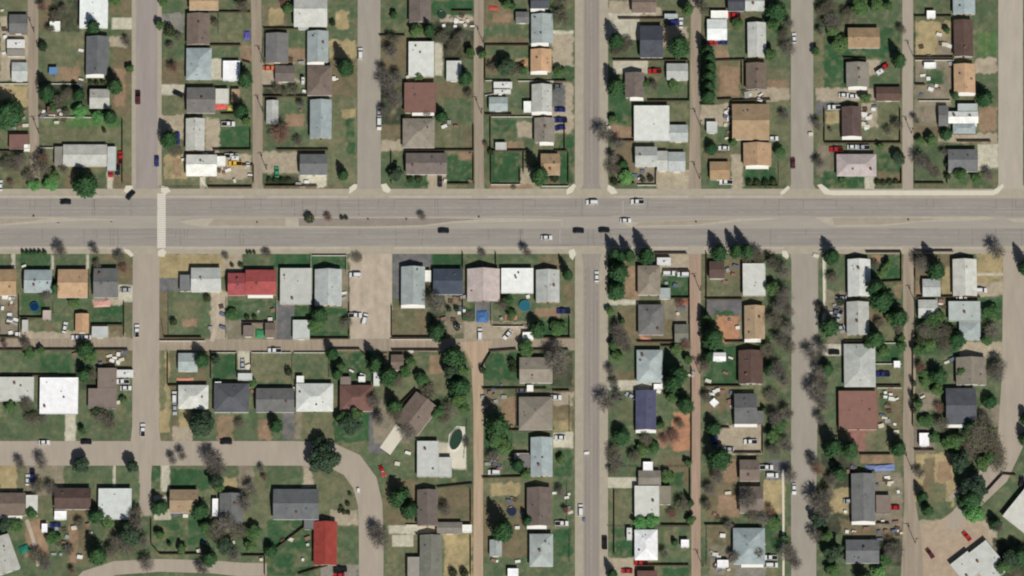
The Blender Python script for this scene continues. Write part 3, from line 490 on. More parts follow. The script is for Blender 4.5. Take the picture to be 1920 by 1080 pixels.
# ground cover x0 y0 x1 y1 code
COVER = """
0 0 53 25 o|0 30 53 150 t|0 160 53 200 y|0 200 53 250 m|72 0 95 60 b|95 0 150 60 k|95 60 160 130 o|105 125 150 152 e|72 155 230 205 k|120 195 228 240 l|75 240 230 265 o|208 0 255 30 b|210 33 255 55 c|205 68 240 88 t|210 90 255 220 b|215 130 235 200 e|230 225 252 345 o|0 290 55 350 o|55 325 250 356 b|200 322 212 358 c|150 322 200 350 m|60 318 120 355 m
300 0 345 30 m|300 25 345 60 s|300 60 345 110 m|300 110 345 160 b|300 158 347 178 c|300 180 350 222 o|395 25 455 85 o|397 88 470 112 m|395 110 418 150 c|450 85 472 115 e|410 235 470 282 g|384 222 412 288 t|405 290 472 345 t|300 215 345 262 t|308 290 350 340 y|322 300 338 330 e|300 335 472 356 o|375 330 385 352 c
495 5 540 50 b|505 15 530 48 y|615 8 668 75 m|630 20 655 55 y|615 75 668 110 y|615 110 670 180 b|540 60 575 95 m|540 90 577 118 e|490 118 575 165 t|535 120 575 150 m|525 155 575 185 m|495 165 520 185 k|525 190 575 220 m|535 213 571 236 e|500 240 580 285 m|622 180 668 345 o|650 225 666 290 g|490 285 562 325 t|500 330 560 350 k|560 328 612 355 c|490 350 660 358 b|640 205 668 222 y
713 5 765 45 m|715 70 765 135 b|713 145 765 250 k|713 235 755 262 b|713 262 755 283 t|713 285 762 345 m|810 0 888 30 g|825 28 888 55 t|795 40 888 110 k|815 80 830 142 c|817 155 888 190 b|820 190 888 280 o|830 185 885 230 m|838 290 888 345 g|800 325 838 360 t|760 330 800 350 g|868 240 885 275 b|860 285 888 300 e
906 0 965 45 b|925 25 960 42 e|906 45 995 85 m|912 68 990 85 b|910 88 995 150 m|910 105 935 140 b|965 108 995 125 y|1040 25 1075 60 m|1035 60 1075 125 t|1035 58 1075 64 c|1035 125 1075 152 g|955 165 990 205 m|1035 155 1075 250 t|1035 160 1060 200 a|910 220 1000 285 m|925 225 970 245 g|970 228 1000 258 t|950 265 985 282 e|921 286 978 345 g|1050 255 1075 345 g|975 315 1012 360 t|1005 325 1065 350 g|1020 325 1050 345 b|920 345 1000 362 e
1140 0 1185 25 t|1140 12 1240 30 t|1140 25 1200 75 c|1145 75 1200 115 m|1140 150 1185 230 g|1150 112 1215 138 c|1240 108 1290 118 m|1210 150 1290 190 m|1230 50 1290 90 t|1255 195 1290 230 o|1145 235 1190 265 e|1145 265 1190 345 b|1190 312 1230 348 n|1230 320 1295 362 t|1140 345 1230 360 m
1320 60 1400 115 m|1340 85 1365 115 e|1313 75 1330 195 g|1345 117 1388 186 b|1350 125 1385 180 e|1388 118 1400 180 o|1436 30 1482 120 m|1440 130 1480 155 o|1440 150 1480 170 e|1395 165 1480 190 t|1313 195 1372 235 t|1320 250 1372 288 m|1440 190 1482 265 o|1320 285 1372 302 b|1320 300 1335 360 m|1370 290 1393 358 t|1395 315 1462 354 g|1455 290 1482 350 o|1320 337 1370 360 m|1445 270 1480 300 m
1530 0 1690 50 m|1530 5 1600 50 k|1530 60 1590 118 g|1590 90 1660 108 g|1650 50 1688 100 g|1545 115 1585 165 g|1527 60 1545 165 o|1625 115 1690 163 m|1625 112 1650 140 t|1530 165 1645 190 t|1530 190 1570 215 a|1540 205 1580 265 o|1548 210 1575 232 y|1612 200 1690 265 o|1615 195 1645 240 t|1530 270 1570 330 n|1545 320 1570 352 g|1645 290 1688 322 g|1643 322 1690 348 b|1540 330 1622 352 g|1622 328 1640 360 c
1715 0 1785 32 m|1715 40 1785 110 y|1755 70 1785 108 n|1828 0 1870 110 m|1835 60 1868 105 l|1828 108 1870 138 t|1715 113 1785 200 n|1735 128 1770 158 g|1830 138 1870 205 m|1835 200 1870 247 e|1715 200 1760 240 n|1715 235 1775 265 b|1715 265 1775 345 m|1760 250 1870 268 t|1833 270 1872 320 c|1780 322 1870 350 m|1850 315 1872 350 o
0 475 250 505 m|38 475 98 505 g|185 475 220 490 b|0 552 35 630 n|40 548 84 598 g|85 552 165 590 m|100 590 142 630 m|85 605 100 625 b|38 622 245 642 t|172 560 232 572 t|172 572 232 612 g|215 478 250 532 b|222 534 253 566 c|235 568 250 634 o|203 612 232 632 b|22 475 28 505 c|96 478 101 505 c|162 478 167 505 c
296 475 418 520 y|296 500 360 522 y|292 521 336 547 a|300 547 316 635 b|316 547 395 630 m|325 565 378 600 o|340 598 370 612 e|395 545 425 640 t|425 565 520 606 g|455 568 510 605 m|427 600 525 640 n|525 572 575 602 g|560 575 655 632 g|590 590 640 620 m|415 472 455 508 t|455 475 515 507 m|515 475 582 503 g|585 478 650 506 g|641 505 655 575 n|655 470 735 645 t|518 570 552 640 a
735 475 808 505 a|735 505 752 560 a|797 500 812 570 b|735 575 802 632 b|745 582 780 620 o|808 475 868 504 g|868 475 930 504 m|930 475 1050 505 m|1010 477 1050 503 b|1052 475 1075 600 o|1055 530 1075 565 b|835 552 872 590 n|830 590 870 625 n|868 560 890 602 g|890 560 920 607 a|920 550 1000 605 m|870 603 1000 645 t|924 605 985 613 b|1003 578 1050 600 e|1000 597 1068 632 g|805 545 835 640 k
0 658 245 705 m|75 665 130 705 g|185 658 250 690 b|0 755 250 822 m|70 785 122 818 m|122 776 142 830 c|150 700 182 730 k|218 730 250 815 m|215 755 235 790 o
296 655 318 812 y|298 655 310 770 o|318 662 385 722 b|320 675 370 720 o|345 770 560 828 m|335 765 358 828 y|320 725 335 830 b|325 800 360 835 t|402 772 440 800 o|408 780 438 828 e|483 788 510 825 e|530 772 553 823 a|553 772 566 823 n|398 664 443 714 g|446 655 471 712 c|473 664 550 714 o|552 664 617 712 m|622 662 700 712 g|566 775 625 825 o|625 775 692 828 g|692 770 725 850 a|700 745 770 830 n|718 665 790 765 o|765 690 832 745 o|805 665 832 700 e|790 740 882 832 m|745 850 782 905 m|905 662 975 712 g|905 733 942 760 n|940 745 968 795 e|1037 775 1070 808 y|1037 725 1075 790 b|1037 735 1075 760 t|1037 810 1075 840 c|1037 845 1073 897 g|905 805 992 900 m|975 720 1070 732 m|1030 660 1073 725 k|905 795 960 850 g
0 868 32 922 y|118 872 240 916 m|212 872 217 912 c|240 872 300 920 m|262 868 284 970 t|284 872 300 905 g|302 868 318 922 c|320 880 395 918 g|50 870 118 930 n|172 935 184 960 m|125 955 165 1055 b|128 985 145 1055 e|80 975 128 1035 m|170 975 280 1035 m|195 980 240 1030 o|285 965 395 1042 m|310 975 385 1020 g|288 930 320 975 c|398 880 445 918 m|420 895 445 915 y|447 870 475 920 n|478 870 500 990 o|500 872 566 912 m|568 868 588 915 t|500 975 590 1078 g|550 1030 600 1062 m|598 880 672 960 o|620 957 672 985 t|632 988 672 1058 m|600 1058 672 1082 s|0 975 100 1082 m|48 975 90 1045 e|395 990 500 1050 m
720 898 780 985 b|728 985 822 1002 c|722 1002 790 1082 o|735 1003 775 1025 c|822 912 885 982 b|832 1002 885 1082 y|905 890 985 945 o|920 905 975 930 y|905 940 985 1045 b|940 1010 992 1052 b|1036 895 1073 985 m|1036 990 1073 1062 g|905 1045 1075 1082 m|850 832 874 880 c|820 830 860 860 c|820 895 885 915 m
1140 470 1175 560 g|1170 480 1197 560 e|1175 478 1228 498 m|1137 562 1197 572 c|1228 475 1295 510 t|1240 510 1292 560 g|1245 562 1295 610 n|1268 560 1293 575 e|1246 600 1266 642 b|1150 575 1197 650 b|1145 575 1160 600 m|1195 625 1245 645 b|1240 650 1290 692 m|1140 655 1195 712 m|1145 695 1190 712 b|1137 713 1242 732 c|1232 735 1295 795 m|1260 775 1294 845 x|1235 805 1262 840 e|1140 790 1235 880 m|1225 845 1292 880 o|1245 860 1292 912 b|1137 895 1197 915 c|1145 920 1190 985 o|1240 885 1282 912 g|1255 915 1295 985 m|1145 990 1190 1045 g|1238 990 1292 1060 m|1245 995 1270 1020 o|1137 1045 1190 1085 t|1240 1065 1290 1085 g
1325 475 1360 490 m|1360 485 1388 522 b|1325 522 1392 562 o|1325 562 1394 590 a|1340 582 1378 598 g|1345 592 1386 642 x|1386 590 1396 640 n|1435 475 1485 900 m|1320 650 1387 722 g|1325 725 1377 772 b|1335 772 1377 802 m|1345 797 1430 852 t|1430 752 1480 780 o|1437 862 1480 902 a|1430 900 1472 962 y|1325 880 1387 972 b|1345 930 1387 968 e|1355 860 1385 905 e|1328 985 1377 1022 b|1435 985 1472 1036 g|1330 1022 1377 1082 n|1435 1060 1472 1082 o|1377 1060 1435 1082 s
1530 480 1590 545 m|1545 485 1549 610 c|1530 475 1543 560 m|1632 478 1688 527 g|1634 478 1660 490 e|1550 545 1590 645 n|1630 572 1662 610 b|1630 610 1692 642 o|1675 535 1692 558 e|1630 645 1690 690 g|1645 680 1675 690 o|1540 645 1583 667 c|1540 670 1583 727 m|1645 690 1692 727 o|1540 727 1573 802 m|1645 728 1692 802 b|1650 730 1665 770 g|1590 805 1640 852 Q|1622 808 1670 852 o|1615 853 1675 870 e|1540 850 1600 1002 k|1555 915 1597 962 y|1575 975 1690 1012 b|1640 885 1692 990 n|1530 1000 1600 1082 m|1648 1012 1692 1082 k|1610 1060 1692 1085 m
1715 478 1787 527 b|1765 500 1787 555 y|1831 475 1880 535 y|1831 512 1882 517 c|1831 530 1882 556 t|1838 560 1880 600 g|1838 600 1880 642 m|1715 600 1800 670 g|1715 525 1730 555 e|1800 642 1882 670 t|1715 665 1793 722 m|1718 730 1774 802 m|1725 735 1760 770 n|1830 722 1882 802 m|1838 760 1878 800 n|1715 802 1752 848 M|1752 800 1780 840 m|1780 800 1872 880 m|1715 850 1790 952 y|1790 850 1872 990 m|1732 860 1752 940 b|1758 865 1784 900 e|1745 905 1775 950 o|1715 940 1785 985 m|1712 975 1870 1082 t|1860 1010 1925 1085 k
"""
CC = {'g': (51, 83, 54), 'm': (84, 97, 71), 'o': (104, 105, 80), 'y': (156, 141, 106), 'b': (110, 100, 78), 'e': (140, 117, 95), 't': (158, 147, 127),
      'c': (178, 173, 154), 'a': (104, 102, 104), 'k': (60, 62, 50), 'l': (78, 106, 64), 's': (130, 126, 119), 'n': (130, 121, 104), 'x': (166, 124, 96),
      'Q': (134, 100, 90), 'M': (122, 110, 101)}
# ---------------------------------------------------------------- ground sheet (land cover as albedo)
rng = np.random.default_rng(3)
PXA, PYA, ST = -160, -160, 2.0
NX, NY = 1121, 701
gx = PXA + ST * np.arange(NX); gy = PYA + ST * np.arange(NY)
def vnoise(cell, seed=0):
    r = np.random.default_rng(seed); w_, h_ = int(NX * ST / cell) + 3, int(NY * ST / cell) + 3
    g = r.random((h_, w_)); xs = np.arange(NX) * ST / cell; ys = np.arange(NY) * ST / cell
    xi = xs.astype(int); yi = ys.astype(int); fx = xs - xi; fy = ys - yi
    fx = fx * fx * (3 - 2 * fx); fy = (fy * fy * (3 - 2 * fy))[:, None]
    a = g[yi][:, xi]; b = g[yi][:, xi + 1]; c = g[yi + 1][:, xi]; d = g[yi + 1][:, xi + 1]
    return (a * (1 - fx) + b * fx) * (1 - fy) + (c * (1 - fx) + d * fx) * fy
col = np.zeros((NY, NX, 3)); n1 = vnoise(46, 1)[..., None]; n2 = vnoise(14, 2)[..., None]
L = {k: np.array(lin(v)) for k, v in CC.items()}
mix = np.clip(n1 * 1.2 + n2 * .6 - .55, 0, 1)
col[:] = L['m'] * (1 - mix) + L['o'] * mix * .7 + L['b'] * mix * .3
wx = (vnoise(9, 5) - .5) * 7 + (vnoise(4, 6) - .5) * 4; wy = (vnoise(9, 7) - .5) * 7 + (vnoise(4, 8) - .5) * 4
PXG, PYG = np.meshgrid(gx, gy)
for line in COVER.strip().replace('\n', '|').split('|'):
    p = line.split()
    if len(p) < 5: continue
    x0, y0, x1, y1 = map(float, p[:4]); cd = p[4]
    hard = cd in 'caQM'; wsc = 0.12 if hard else 0.8; soft = 1.2 if hard else 3.0
    i0 = max(0, int((x0 - 8 - PXA) / ST)); i1 = min(NX, int((x1 + 8 - PXA) / ST) + 1)
    j0 = max(0, int((y0 - 8 - PYA) / ST)); j1 = min(NY, int((y1 + 8 - PYA) / ST) + 1)
    X = PXG[j0:j1, i0:i1] + wx[j0:j1, i0:i1] * wsc; Y = PYG[j0:j1, i0:i1] + wy[j0:j1, i0:i1] * wsc
    d = np.minimum(np.minimum(X - x0, x1 - X), np.minimum(Y - y0, y1 - Y))
    a = np.clip(d / soft + .5, 0, 1)[..., None]
    a = a * a * (3 - 2 * a)
    if cd in 'gmo': a = a * (0.62 + 0.38 * np.clip(n2[j0:j1, i0:i1] * 1.6, 0, 1))
    if cd in 'byekn': a = a * (0.55 + 0.45 * np.clip(n2[j0:j1, i0:i1] * 1.8, 0, 1))
    col[j0:j1, i0:i1] = col[j0:j1, i0:i1] * (1 - a) + L[cd] * a
sp = np.clip((vnoise(10, 21) * .6 + vnoise(5, 22) * .4 - .5) * 3.2, -1, 1)[..., None]
gr = (col[..., 1:2] > col[..., 0:1] * .86) & (col.sum(-1, keepdims=True) < .75)
tint = np.where(sp > 0, (L['b'] * .5 + L['y'] * .5) * (1 - n1) + L['o'] * 1.1 * n1, L['g'])
big = np.clip((vnoise(55, 23) - .3) * 2, 0, 1)[..., None]
amt = abs(sp) * np.where(sp > 0, .22 + .36 * big, .34)
col = np.where(gr, col * (1 - amt) + tint * amt, col)
sp2 = np.clip((vnoise(6, 31) - .72) * 5, 0, 1)[..., None] * np.clip((vnoise(40, 32) - .35) * 3, 0, 1)[..., None]
col = np.where(gr, col * (1 - sp2 * .45) + L['n'] * sp2 * .45, col)
col *= (0.80 + 0.14 * vnoise(60, 13) + 0.18 * vnoise(24, 11) + 0.24 * vnoise(5, 12))[..., None]
xs = np.concatenate([[-30000], gx, [30000]]); ys = np.concatenate([[-30000], gy, [30000]])
colp = np.pad(col, ((1, 1), (1, 1), (0, 0)), mode='edge')
ct = math.cos(TILT)
def Gx(px): return (px - 960) * MPP
WX = np.array([G(px, 540)[0] for px in xs]); WY = np.array([G(960, py)[1] if abs(py) < 4000 else (540 - py) * MPP / ct for py in ys])
# perspective: x also depends on y a little; use exact mapping for the inner sheet
nx, ny = len(xs), len(ys)
XX, YY = np.meshgrid(xs, ys)
u_ = (XX - 960) * MPP; v_ = (540 - YY) * MPP
inner = np.abs(u_) + np.abs(v_) < 3000
dz = -math.cos(TILT) * DIST + math.sin(TILT) * v_; dy = math.sin(TILT) * DIST + math.cos(TILT) * v_
tt = -cam.location.z / dz
VX = np.where(inner, u_ * tt, u_); VY = np.where(inner, cam.location.y + dy * tt, v_)
co = np.stack([VX, VY, np.zeros_like(VX)], -1).reshape(-1, 3)
me = bpy.data.meshes.new('ground'); me.vertices.add(nx * ny); me.vertices.foreach_set('co', co.astype(np.float32).ravel())
jj, ii = np.meshgrid(np.arange(ny - 1), np.arange(nx - 1), indexing='ij'); b0 = (jj * nx + ii)
q = np.stack([b0 + nx, b0 + nx + 1, b0 + 1, b0], -1).reshape(-1, 4)
me.loops.add(q.size); me.loops.foreach_set('vertex_index', q.ravel().astype(np.int32))
me.polygons.add(len(q)); me.polygons.foreach_set('loop_start', (np.arange(len(q)) * 4).astype(np.int32))
me.update(calc_edges=True)
at = me.color_attributes.new('cover', 'FLOAT_COLOR', 'POINT')
at.data.foreach_set('color', np.concatenate([colp.reshape(-1, 3), np.ones((nx * ny, 1))], 1).astype(np.float32).ravel())
gm, gnt, gb = newmat('yard_ground', 0.95, 0.1)
an = N(gnt, 'ShaderNodeAttribute', attribute_name='cover')
v = mathn(gnt, 'MULTIPLY', mr(gnt, noise(gnt, 1.4, 4, 'World'), .3, .7, .84, 1.14), mr(gnt, noise(gnt, 0.25, 3, 'World'), .3, .7, .88, 1.12))
gnt.links.new(mul(gnt, an.outputs['Color'], v), gb.inputs['Base Color'])
me.materials.append(gm); o = obj('ground', me); o['kind'] = 'structure'

# ---------------------------------------------------------------- roads
def roadmat(name, c, joints=0, streak=(1, 1, 1), var=0.08):
    m, nt, b = newmat(name, 0.9, 0.2)
    rgb = N(nt, 'ShaderNodeRGB'); rgb.outputs[0].default_value = lrgba(c)
    v = mathn(nt, 'MULTIPLY', mr(nt, noise(nt, 0.35, 4, 'World', stretch=streak), .3, .7, 1 - var, 1 + var),
              mr(nt, noise(nt, 1.6, 3, 'World'), .3, .7, 1 - var * .5, 1 + var * .5))
    if joints:
        g = N(nt, 'ShaderNodeNewGeometry'); nz = N(nt, 'ShaderNodeTexNoise'); nz.inputs['Scale'].default_value = 0.12
        nt.links.new(g.outputs['Position'], nz.inputs['Vector'])
        ad = N(nt, 'ShaderNodeVectorMath', operation='MULTIPLY_ADD'); nt.links.new(nz.outputs['Color'], ad.inputs[0])
        ad.inputs[1].default_value = (3, .5, 0); nt.links.new(g.outputs['Position'], ad.inputs[2])
        bt = N(nt, 'ShaderNodeTexBrick'); nt.links.new(ad.outputs[0], bt.inputs['Vector'])
        bt.inputs['Color1'].default_value = (1, 1, 1, 1); bt.inputs['Color2'].default_value = (.93, .93, .93, 1)
        bt.inputs['Mortar'].default_value = (.76, .75, .74, 1); bt.inputs['Scale'].default_value = 1.0
        bt.inputs['Brick Width'].default_value = 8.5; bt.inputs['Row Height'].default_value = 3.9; bt.inputs['Mortar Size'].default_value = 0.045
        bt.offset = 0.31
        v = mathn(nt, 'MULTIPLY', v, bt.outputs['Color'])
    nt.links.new(mul(nt, rgb.outputs[0], v), b.inputs['Base Color']); return m
RM = {'pale': roadmat('pale_street', (169, 161, 147), 0, (1, .2, 1)), 'ave': roadmat('avenue_surface', (148, 142, 134), 1, (0.15, 1, 1), .09), 'asph': roadmat('street_asphalt', (150, 141, 135), 0, (1, .15, 1)),
      'main': roadmat('main_street_asphalt', (145, 137, 128), 0, (1.5, .1, 1)), 'should': roadmat('gravel_shoulder', (163, 154, 137)),
      'old': roadmat('worn_street', (153, 146, 134), 0, (1, .2, 1)), 'dirt': roadmat('dirt_alley', (150, 137, 120), 0, (1.6, .12, 1), .17),
      'rdirt': roadmat('reddish_dirt_alley', (160, 137, 120), 0, (1.6, .12, 1), .17), 'sdirt': roadmat('tan_dirt_alley', (170, 149, 126), 0, (1.6, .12, 1), .17), 'lot': roadmat('gravel_lot', (174, 161, 143), 0, (1, .5, 1), .17),
      'walk': roadmat('concrete_walk', (172, 164, 149)), 'bright': roadmat('new_concrete', (204, 198, 180), 0, (1, 1, 1), .04),
      'mark': solid('road_paint', (206, 200, 186), .8, .2, .1), 'fade': solid('worn_road_paint', (164, 156, 144), .8, .2, .12),
      'tan': roadmat('tan_street', (162, 151, 137), 0, (1, .2, 1))}
def struct(name, mb, mat): o = mb.build(name, mat); o['kind'] = 'structure'; return o
def sheet(name, pts, mat, z):
    mb = MB(); mb.poly([(*G(x, y, z), z) for x, y in pts][::-1]); return struct(name, mb, mat)
def slab(name, polys, mat, z1, z0=-0.05):
    mb = MB()
    for pts in polys: mb.prism([G(x, y, 0) for x, y in pts][::-1], z0, z1)
    return struct(name, mb, mat)
def ribbon(name, pts, widths, mat, z):
    n = len(pts); Lp, Rp = [], []
    for i in range(n):
        a = pts[max(0, i - 1)]; b = pts[min(n - 1, i + 1)]; dx, dy = b[0] - a[0], b[1] - a[1]; l = math.hypot(dx, dy)
        w_ = (widths if isinstance(widths, (int, float)) else widths[i]) / 2
        Lp.append((pts[i][0] - dy / l * w_, pts[i][1] + dx / l * w_)); Rp.append((pts[i][0] + dy / l * w_, pts[i][1] - dx / l * w_))
    mb = MB()
    for i in range(n - 1):
        mb.poly([(*G(*p, z), z) for p in (Lp[i], Lp[i + 1], Rp[i + 1], Rp[i])])
    return struct(name, mb, mat)
ribbon('alley', [(63, -150), (62, 0), (62, 200), (66, 300), (66, 372)], [20, 20, 18, 18, 20], RM['dirt'], .010)
ribbon('alley', [(480, -150), (480, 0), (483, 200), (483, 345), (483, 372)], [19, 19, 19, 18, 36], RM['dirt'], .010)
ribbon('alley', [(898, -150), (898, 0), (897, 180), (899, 345), (899, 372)], [18, 18, 18, 17, 24], RM['dirt'], .010)
ribbon('alley', [(1304, -150), (1305, 40), (1303, 200), (1303, 372)], [20, 20, 18, 24], RM['dirt'], .010)
ribbon('alley', [(1702, -150), (1702, 100), (1702, 372)], 20, RM['tan'], .010)
ribbon('alley', [(1303, 455), (1304, 600), (1304, 700), (1305, 900), (1305, 1230)], [24, 19, 18, 17, 18], RM['rdirt'], .010)
ribbon('alley', [(1704, 455), (1703, 560), (1706, 700), (1703, 800), (1706, 940), (1710, 1000), (1712, 1230)], [20, 20, 22, 20, 20, 34, 60], RM['dirt'], .010)
ribbon('alley', [(-150, 646), (250, 646), (300, 646), (560, 648), (700, 646), (860, 648), (1000, 645), (1080, 646)], [22, 22, 22, 22, 22, 26, 20, 22], RM['dirt'], .012)
ribbon('alley', [(893, 640), (895, 690), (897, 760), (897, 900), (896, 1230)], [60, 22, 19, 18, 18], RM['sdirt'], .018)
sheet('gravel_lot', [(657, 455), (735, 455), (735, 640), (657, 640)], RM['lot'], .008)
sheet('gravel_lot', [(1712, 985), (1750, 985), (1792, 955), (1850, 990), (1860, 1030), (1790, 1230), (1700, 1230)], roadmat('lot_dirt', (166, 148, 127), 0, (1, 1, 1), .14), .006)
for x, w0, w1, sh, mt in ((275, 40, 40, 56, 'asph'), (692, 42, 44, 0, 'old'), (1109, 30, 30, 62, 'main'), (1504, 42, 42, 0, 'old'), (1895, 46, 46, 0, 'pale')):
    if sh: ribbon('street_shoulder', [(x, -150), (x, 375)], sh, RM['should'], .014)
    ribbon('street', [(x, -150), (x, 345), (x, 375)], [w0, w1, w1 + 26], RM[mt], .024)
ribbon('street', [(274, 455), (274, 480), (273, 800), (273, 850)], [66, 50, 50, 62], RM['tan'], .024)
ribbon('street_shoulder', [(1109, 455), (1109, 1230)], 62, RM['should'], .014)
ribbon('street', [(1109, 455), (1109, 490), (1109, 1230)], [50, 30, 30], RM['main'], .024)
ribbon('street', [(1509, 455), (1509, 490), (1509, 700), (1507, 900), (1507, 1230)], [64, 50, 50, 48, 46], RM['old'], .024)
ribbon('street', [(1904, 455), (1902, 700), (1895, 830), (1870, 890), (1800, 965), (1780, 990)], [46, 46, 50, 44, 30, 26], RM['tan'], .024)
ribbon('street', [(-150, 850), (300, 850), (560, 850), (620, 853), (660, 872), (684, 905), (694, 945), (696, 1000), (696, 1230)], [46, 46, 46, 46, 48, 48, 46, 46, 46], RM['tan'], .032)
ribbon('street', [(132, 1230), (140, 1120), (165, 1085), (215, 1065), (300, 1060), (400, 1063), (450, 1068), (500, 1068)], [60, 50, 34, 26, 24, 24, 26, 24], RM['tan'], .020)
ribbon('driveway', [(272, 868), (273, 900), (272, 965)], [26, 20, 22], RM['tan'], .016)
ribbon('driveway', [(752, 803), (722, 846)], 24, RM['bright'], .040)
ribbon('driveway', [(1780, 935), (1900, 835)], 8, RM['tan'], .015)
sheet('driveway', [(848, 878), (838, 846), (842, 815), (856, 799), (872, 800), (874, 835), (873, 878)], RM['bright'], .016)
ribbon('path', [(1544, 480), (1545, 560), (1542, 620)], 3.5, RM['bright'], .014)
ribbon('path', [(1469, 1080), (1469, 970), (1468, 880)], 4, RM['bright'], .014)
ribbon('path', [(397, 640), (408, 600), (412, 555)], 8, RM['lot'], .014)
ribbon('path', [(390, 352), (378, 340), (377, 328)], 3, RM['bright'], .014)
ribbon('path', [(72, 1062), (62, 1010), (50, 975)], 7, RM['lot'], .014)
# avenue
sheet('gravel_shoulder', [(-150, 354), (2070, 354), (2070, 476), (-150, 476)], RM['should'], .030)
sheet('avenue', [(-150, 372), (2070, 372), (2070, 461), (-150, 461)], RM['ave'], .045)
sheet('turning_lane', [(-150, 404.5), (2070, 404.5), (2070, 428), (-150, 428)], roadmat('pale_turning_lane', (157, 150, 139), 0, (.15, 1, 1), .06), .046)
wt = roadmat('rubbed_wheel_track', (143, 137, 129), 0, (.1, 1, 1), .10); mb = MB()
for yy in (376.5, 383, 393.5, 400, 433, 439.5, 449.5, 456): mb.poly([(*G(x_, y_, .0475), .0475) for x_, y_ in ((-150, yy + 1.3), (2070, yy + 1.3), (2070, yy - 1.3), (-150, yy - 1.3))])
struct('wheel_track', mb, wt)
wt2 = roadmat('rubbed_side_wheel_track', (139, 132, 124), 0, (1, .1, 1), .10); mb = MB()
for ya, yb in ((-150, 345), (500, 1230)):
    for xx in (1098.5, 1104.5, 1113.5, 1119.5): mb.poly([(*G(x_, y_, .029), .029) for x_, y_ in ((xx - 1.6, yb), (xx + 1.6, yb), (xx + 1.6, ya), (xx - 1.6, ya))])
struct('wheel_track', mb, wt2)
def walkpiece(x0, x1, y0, y1): return [(x0, y0), (x1, y0), (x1, y1), (x0, y1)]
slab('pavement', [walkpiece(a, b, 366, 371) for a, b in ((-150, 236), (312, 458), (500, 652), (728, 884), (914, 1070), (1150, 1290), (1318, 1470))] +
     [walkpiece(a, b, 462, 467) for a, b in ((-150, 236), (312, 655), (738, 1072), (1150, 1290), (1318, 1470), (1540, 1692), (1716, 1868))], RM['walk'], .15)
slab('pavement', [[(1538, 356), (1548, 358), (1692, 358), (1692, 366), (1548, 366), (1534, 356)][:0] or [(1546, 357), (1874, 357), (1862, 366), (1558, 366)]], RM['bright'], .16)
slab('pavement', [[(1532, 347), (1540, 345), (1556, 357), (1556, 365), (1545, 364)], [(1862, 366), (1862, 357), (1872, 350), (1880, 344), (1882, 350), (1872, 362)],
     [(236, 348), (248, 348), (250, 356), (238, 362), (232, 358)], [(302, 348), (314, 350), (320, 358), (310, 364), (302, 360)],
     [(655, 352), (664, 345), (670, 346), (668, 354), (654, 364)], [(714, 346), (724, 344), (733, 356), (728, 362), (718, 358)],
     [(1062, 356), (1076, 344), (1080, 348), (1074, 360), (1062, 366)], [(1140, 346), (1152, 352), (1158, 362), (1146, 364), (1138, 356)],
     [(1463, 360), (1478, 348), (1481, 352), (1472, 362), (1464, 366)],
     [(231, 467), (242, 468), (251, 478), (246, 482), (236, 474)], [(296, 470), (306, 466), (312, 472), (308, 482), (296, 480)],
     [(1466, 470), (1474, 470), (1480, 480), (1476, 486), (1467, 480)], [(1066, 470), (1076, 466), (1080, 476), (1074, 488), (1068, 482)]], RM['bright'], .17)
# medians
isl = [[(-150, 407), (120, 407), (235, 411), (120, 415), (0, 423), (-150, 423)],
       [(335, 414), (380, 409), (560, 407), (840, 407), (1050, 410), (1058, 411.5), (1050, 414), (850, 418), (790, 425), (700, 427), (380, 426), (345, 419)],
       [(1170, 417), (1300, 410), (1455, 407.5), (1462, 410), (1380, 416), (1300, 424), (1180, 426)],
       [(1525, 407), (1850, 405.5), (1868, 408), (1850, 412), (1720, 416), (1660, 424), (1560, 425)], [(1885, 409), (2070, 407), (2070, 421), (1900, 416)]]
def shrink(p, k):
    cy = 416
    return [(x + (k * 2 if i in (0, len(p) - 1) else (-k * 2 if x > 1000 and False else 0)), y + (k if y < cy else -k)) for i, (x, y) in enumerate(p)]
slab('median_kerb', isl, roadmat('old_kerb', (170, 162, 146)), .14)
slab('median', [[(560, 409.5), (840, 409.5), (905, 411), (850, 415), (790, 422.5), (700, 424.5), (560, 424)]], roadmat('median_fill', (139, 130, 120)), .16)
slab('median', [[(400, 411), (535, 409.5), (535, 424), (390, 423.5)], [(1200, 417), (1300, 412.5), (1380, 411), (1300, 421.5), (1190, 423.5)], [(1560, 409), (1700, 408.5), (1760, 411), (1650, 421.5), (1565, 422.5)],
     [(-150, 409.5), (90, 409.5), (60, 415), (0, 420.5), (-150, 420.5)]], roadmat('median_sand', (156, 146, 130)), .16)
# road paint
mb = MB()
z = .050
def q(x0, y0, x1, y1): mb.poly([(*G(x, y, z), z) for x, y in ((x0, y1), (x1, y1), (x1, y0), (x0, y0))])
y = 363
while y < 464: q(294.8, y, 310.6, y + 3.45); y += 4.1
struct('crosswalk_marking', mb, RM['mark'])
mb = MB()
for yy in (389.5,): 
    for a in range(-150, 2070, 24):
        if not (1075 < a < 1140 or 285 < a < 312): q(a, yy, a + 15, yy + .8)
for yy in (397.5, 444):
    for a in range(-150, 2070, 24):
        if not (1075 < a < 1140 or 285 < a < 312): q(a, yy, a + 9, yy + .7)
q(340, 427.5, 1048, 428.4); q(1160, 427, 1530, 428); q(1052, 412, 1055, 424); q(1160, 404, 1163, 416); q(1049, 430, 1051, 456); q(1167, 376, 1169, 402)
q(98, 417, 112, 418.3); q(106, 414, 112, 421); q(200, 415, 212, 416.4); q(206, 413, 211, 419); q(342, 412, 358, 413.2); q(342, 411, 348, 415.5); q(1064, 411, 1066, 423)
for xx in (1097, 1119): 
    for a in range(470, 560, 14): q(xx, a, xx + 1, a + 7)
struct('lane_marking', mb, RM['fade'])
mb = MB(); z = .034
for a in range(-150, 344, 14): q(1108.6, a, 1109.6, a + 9)
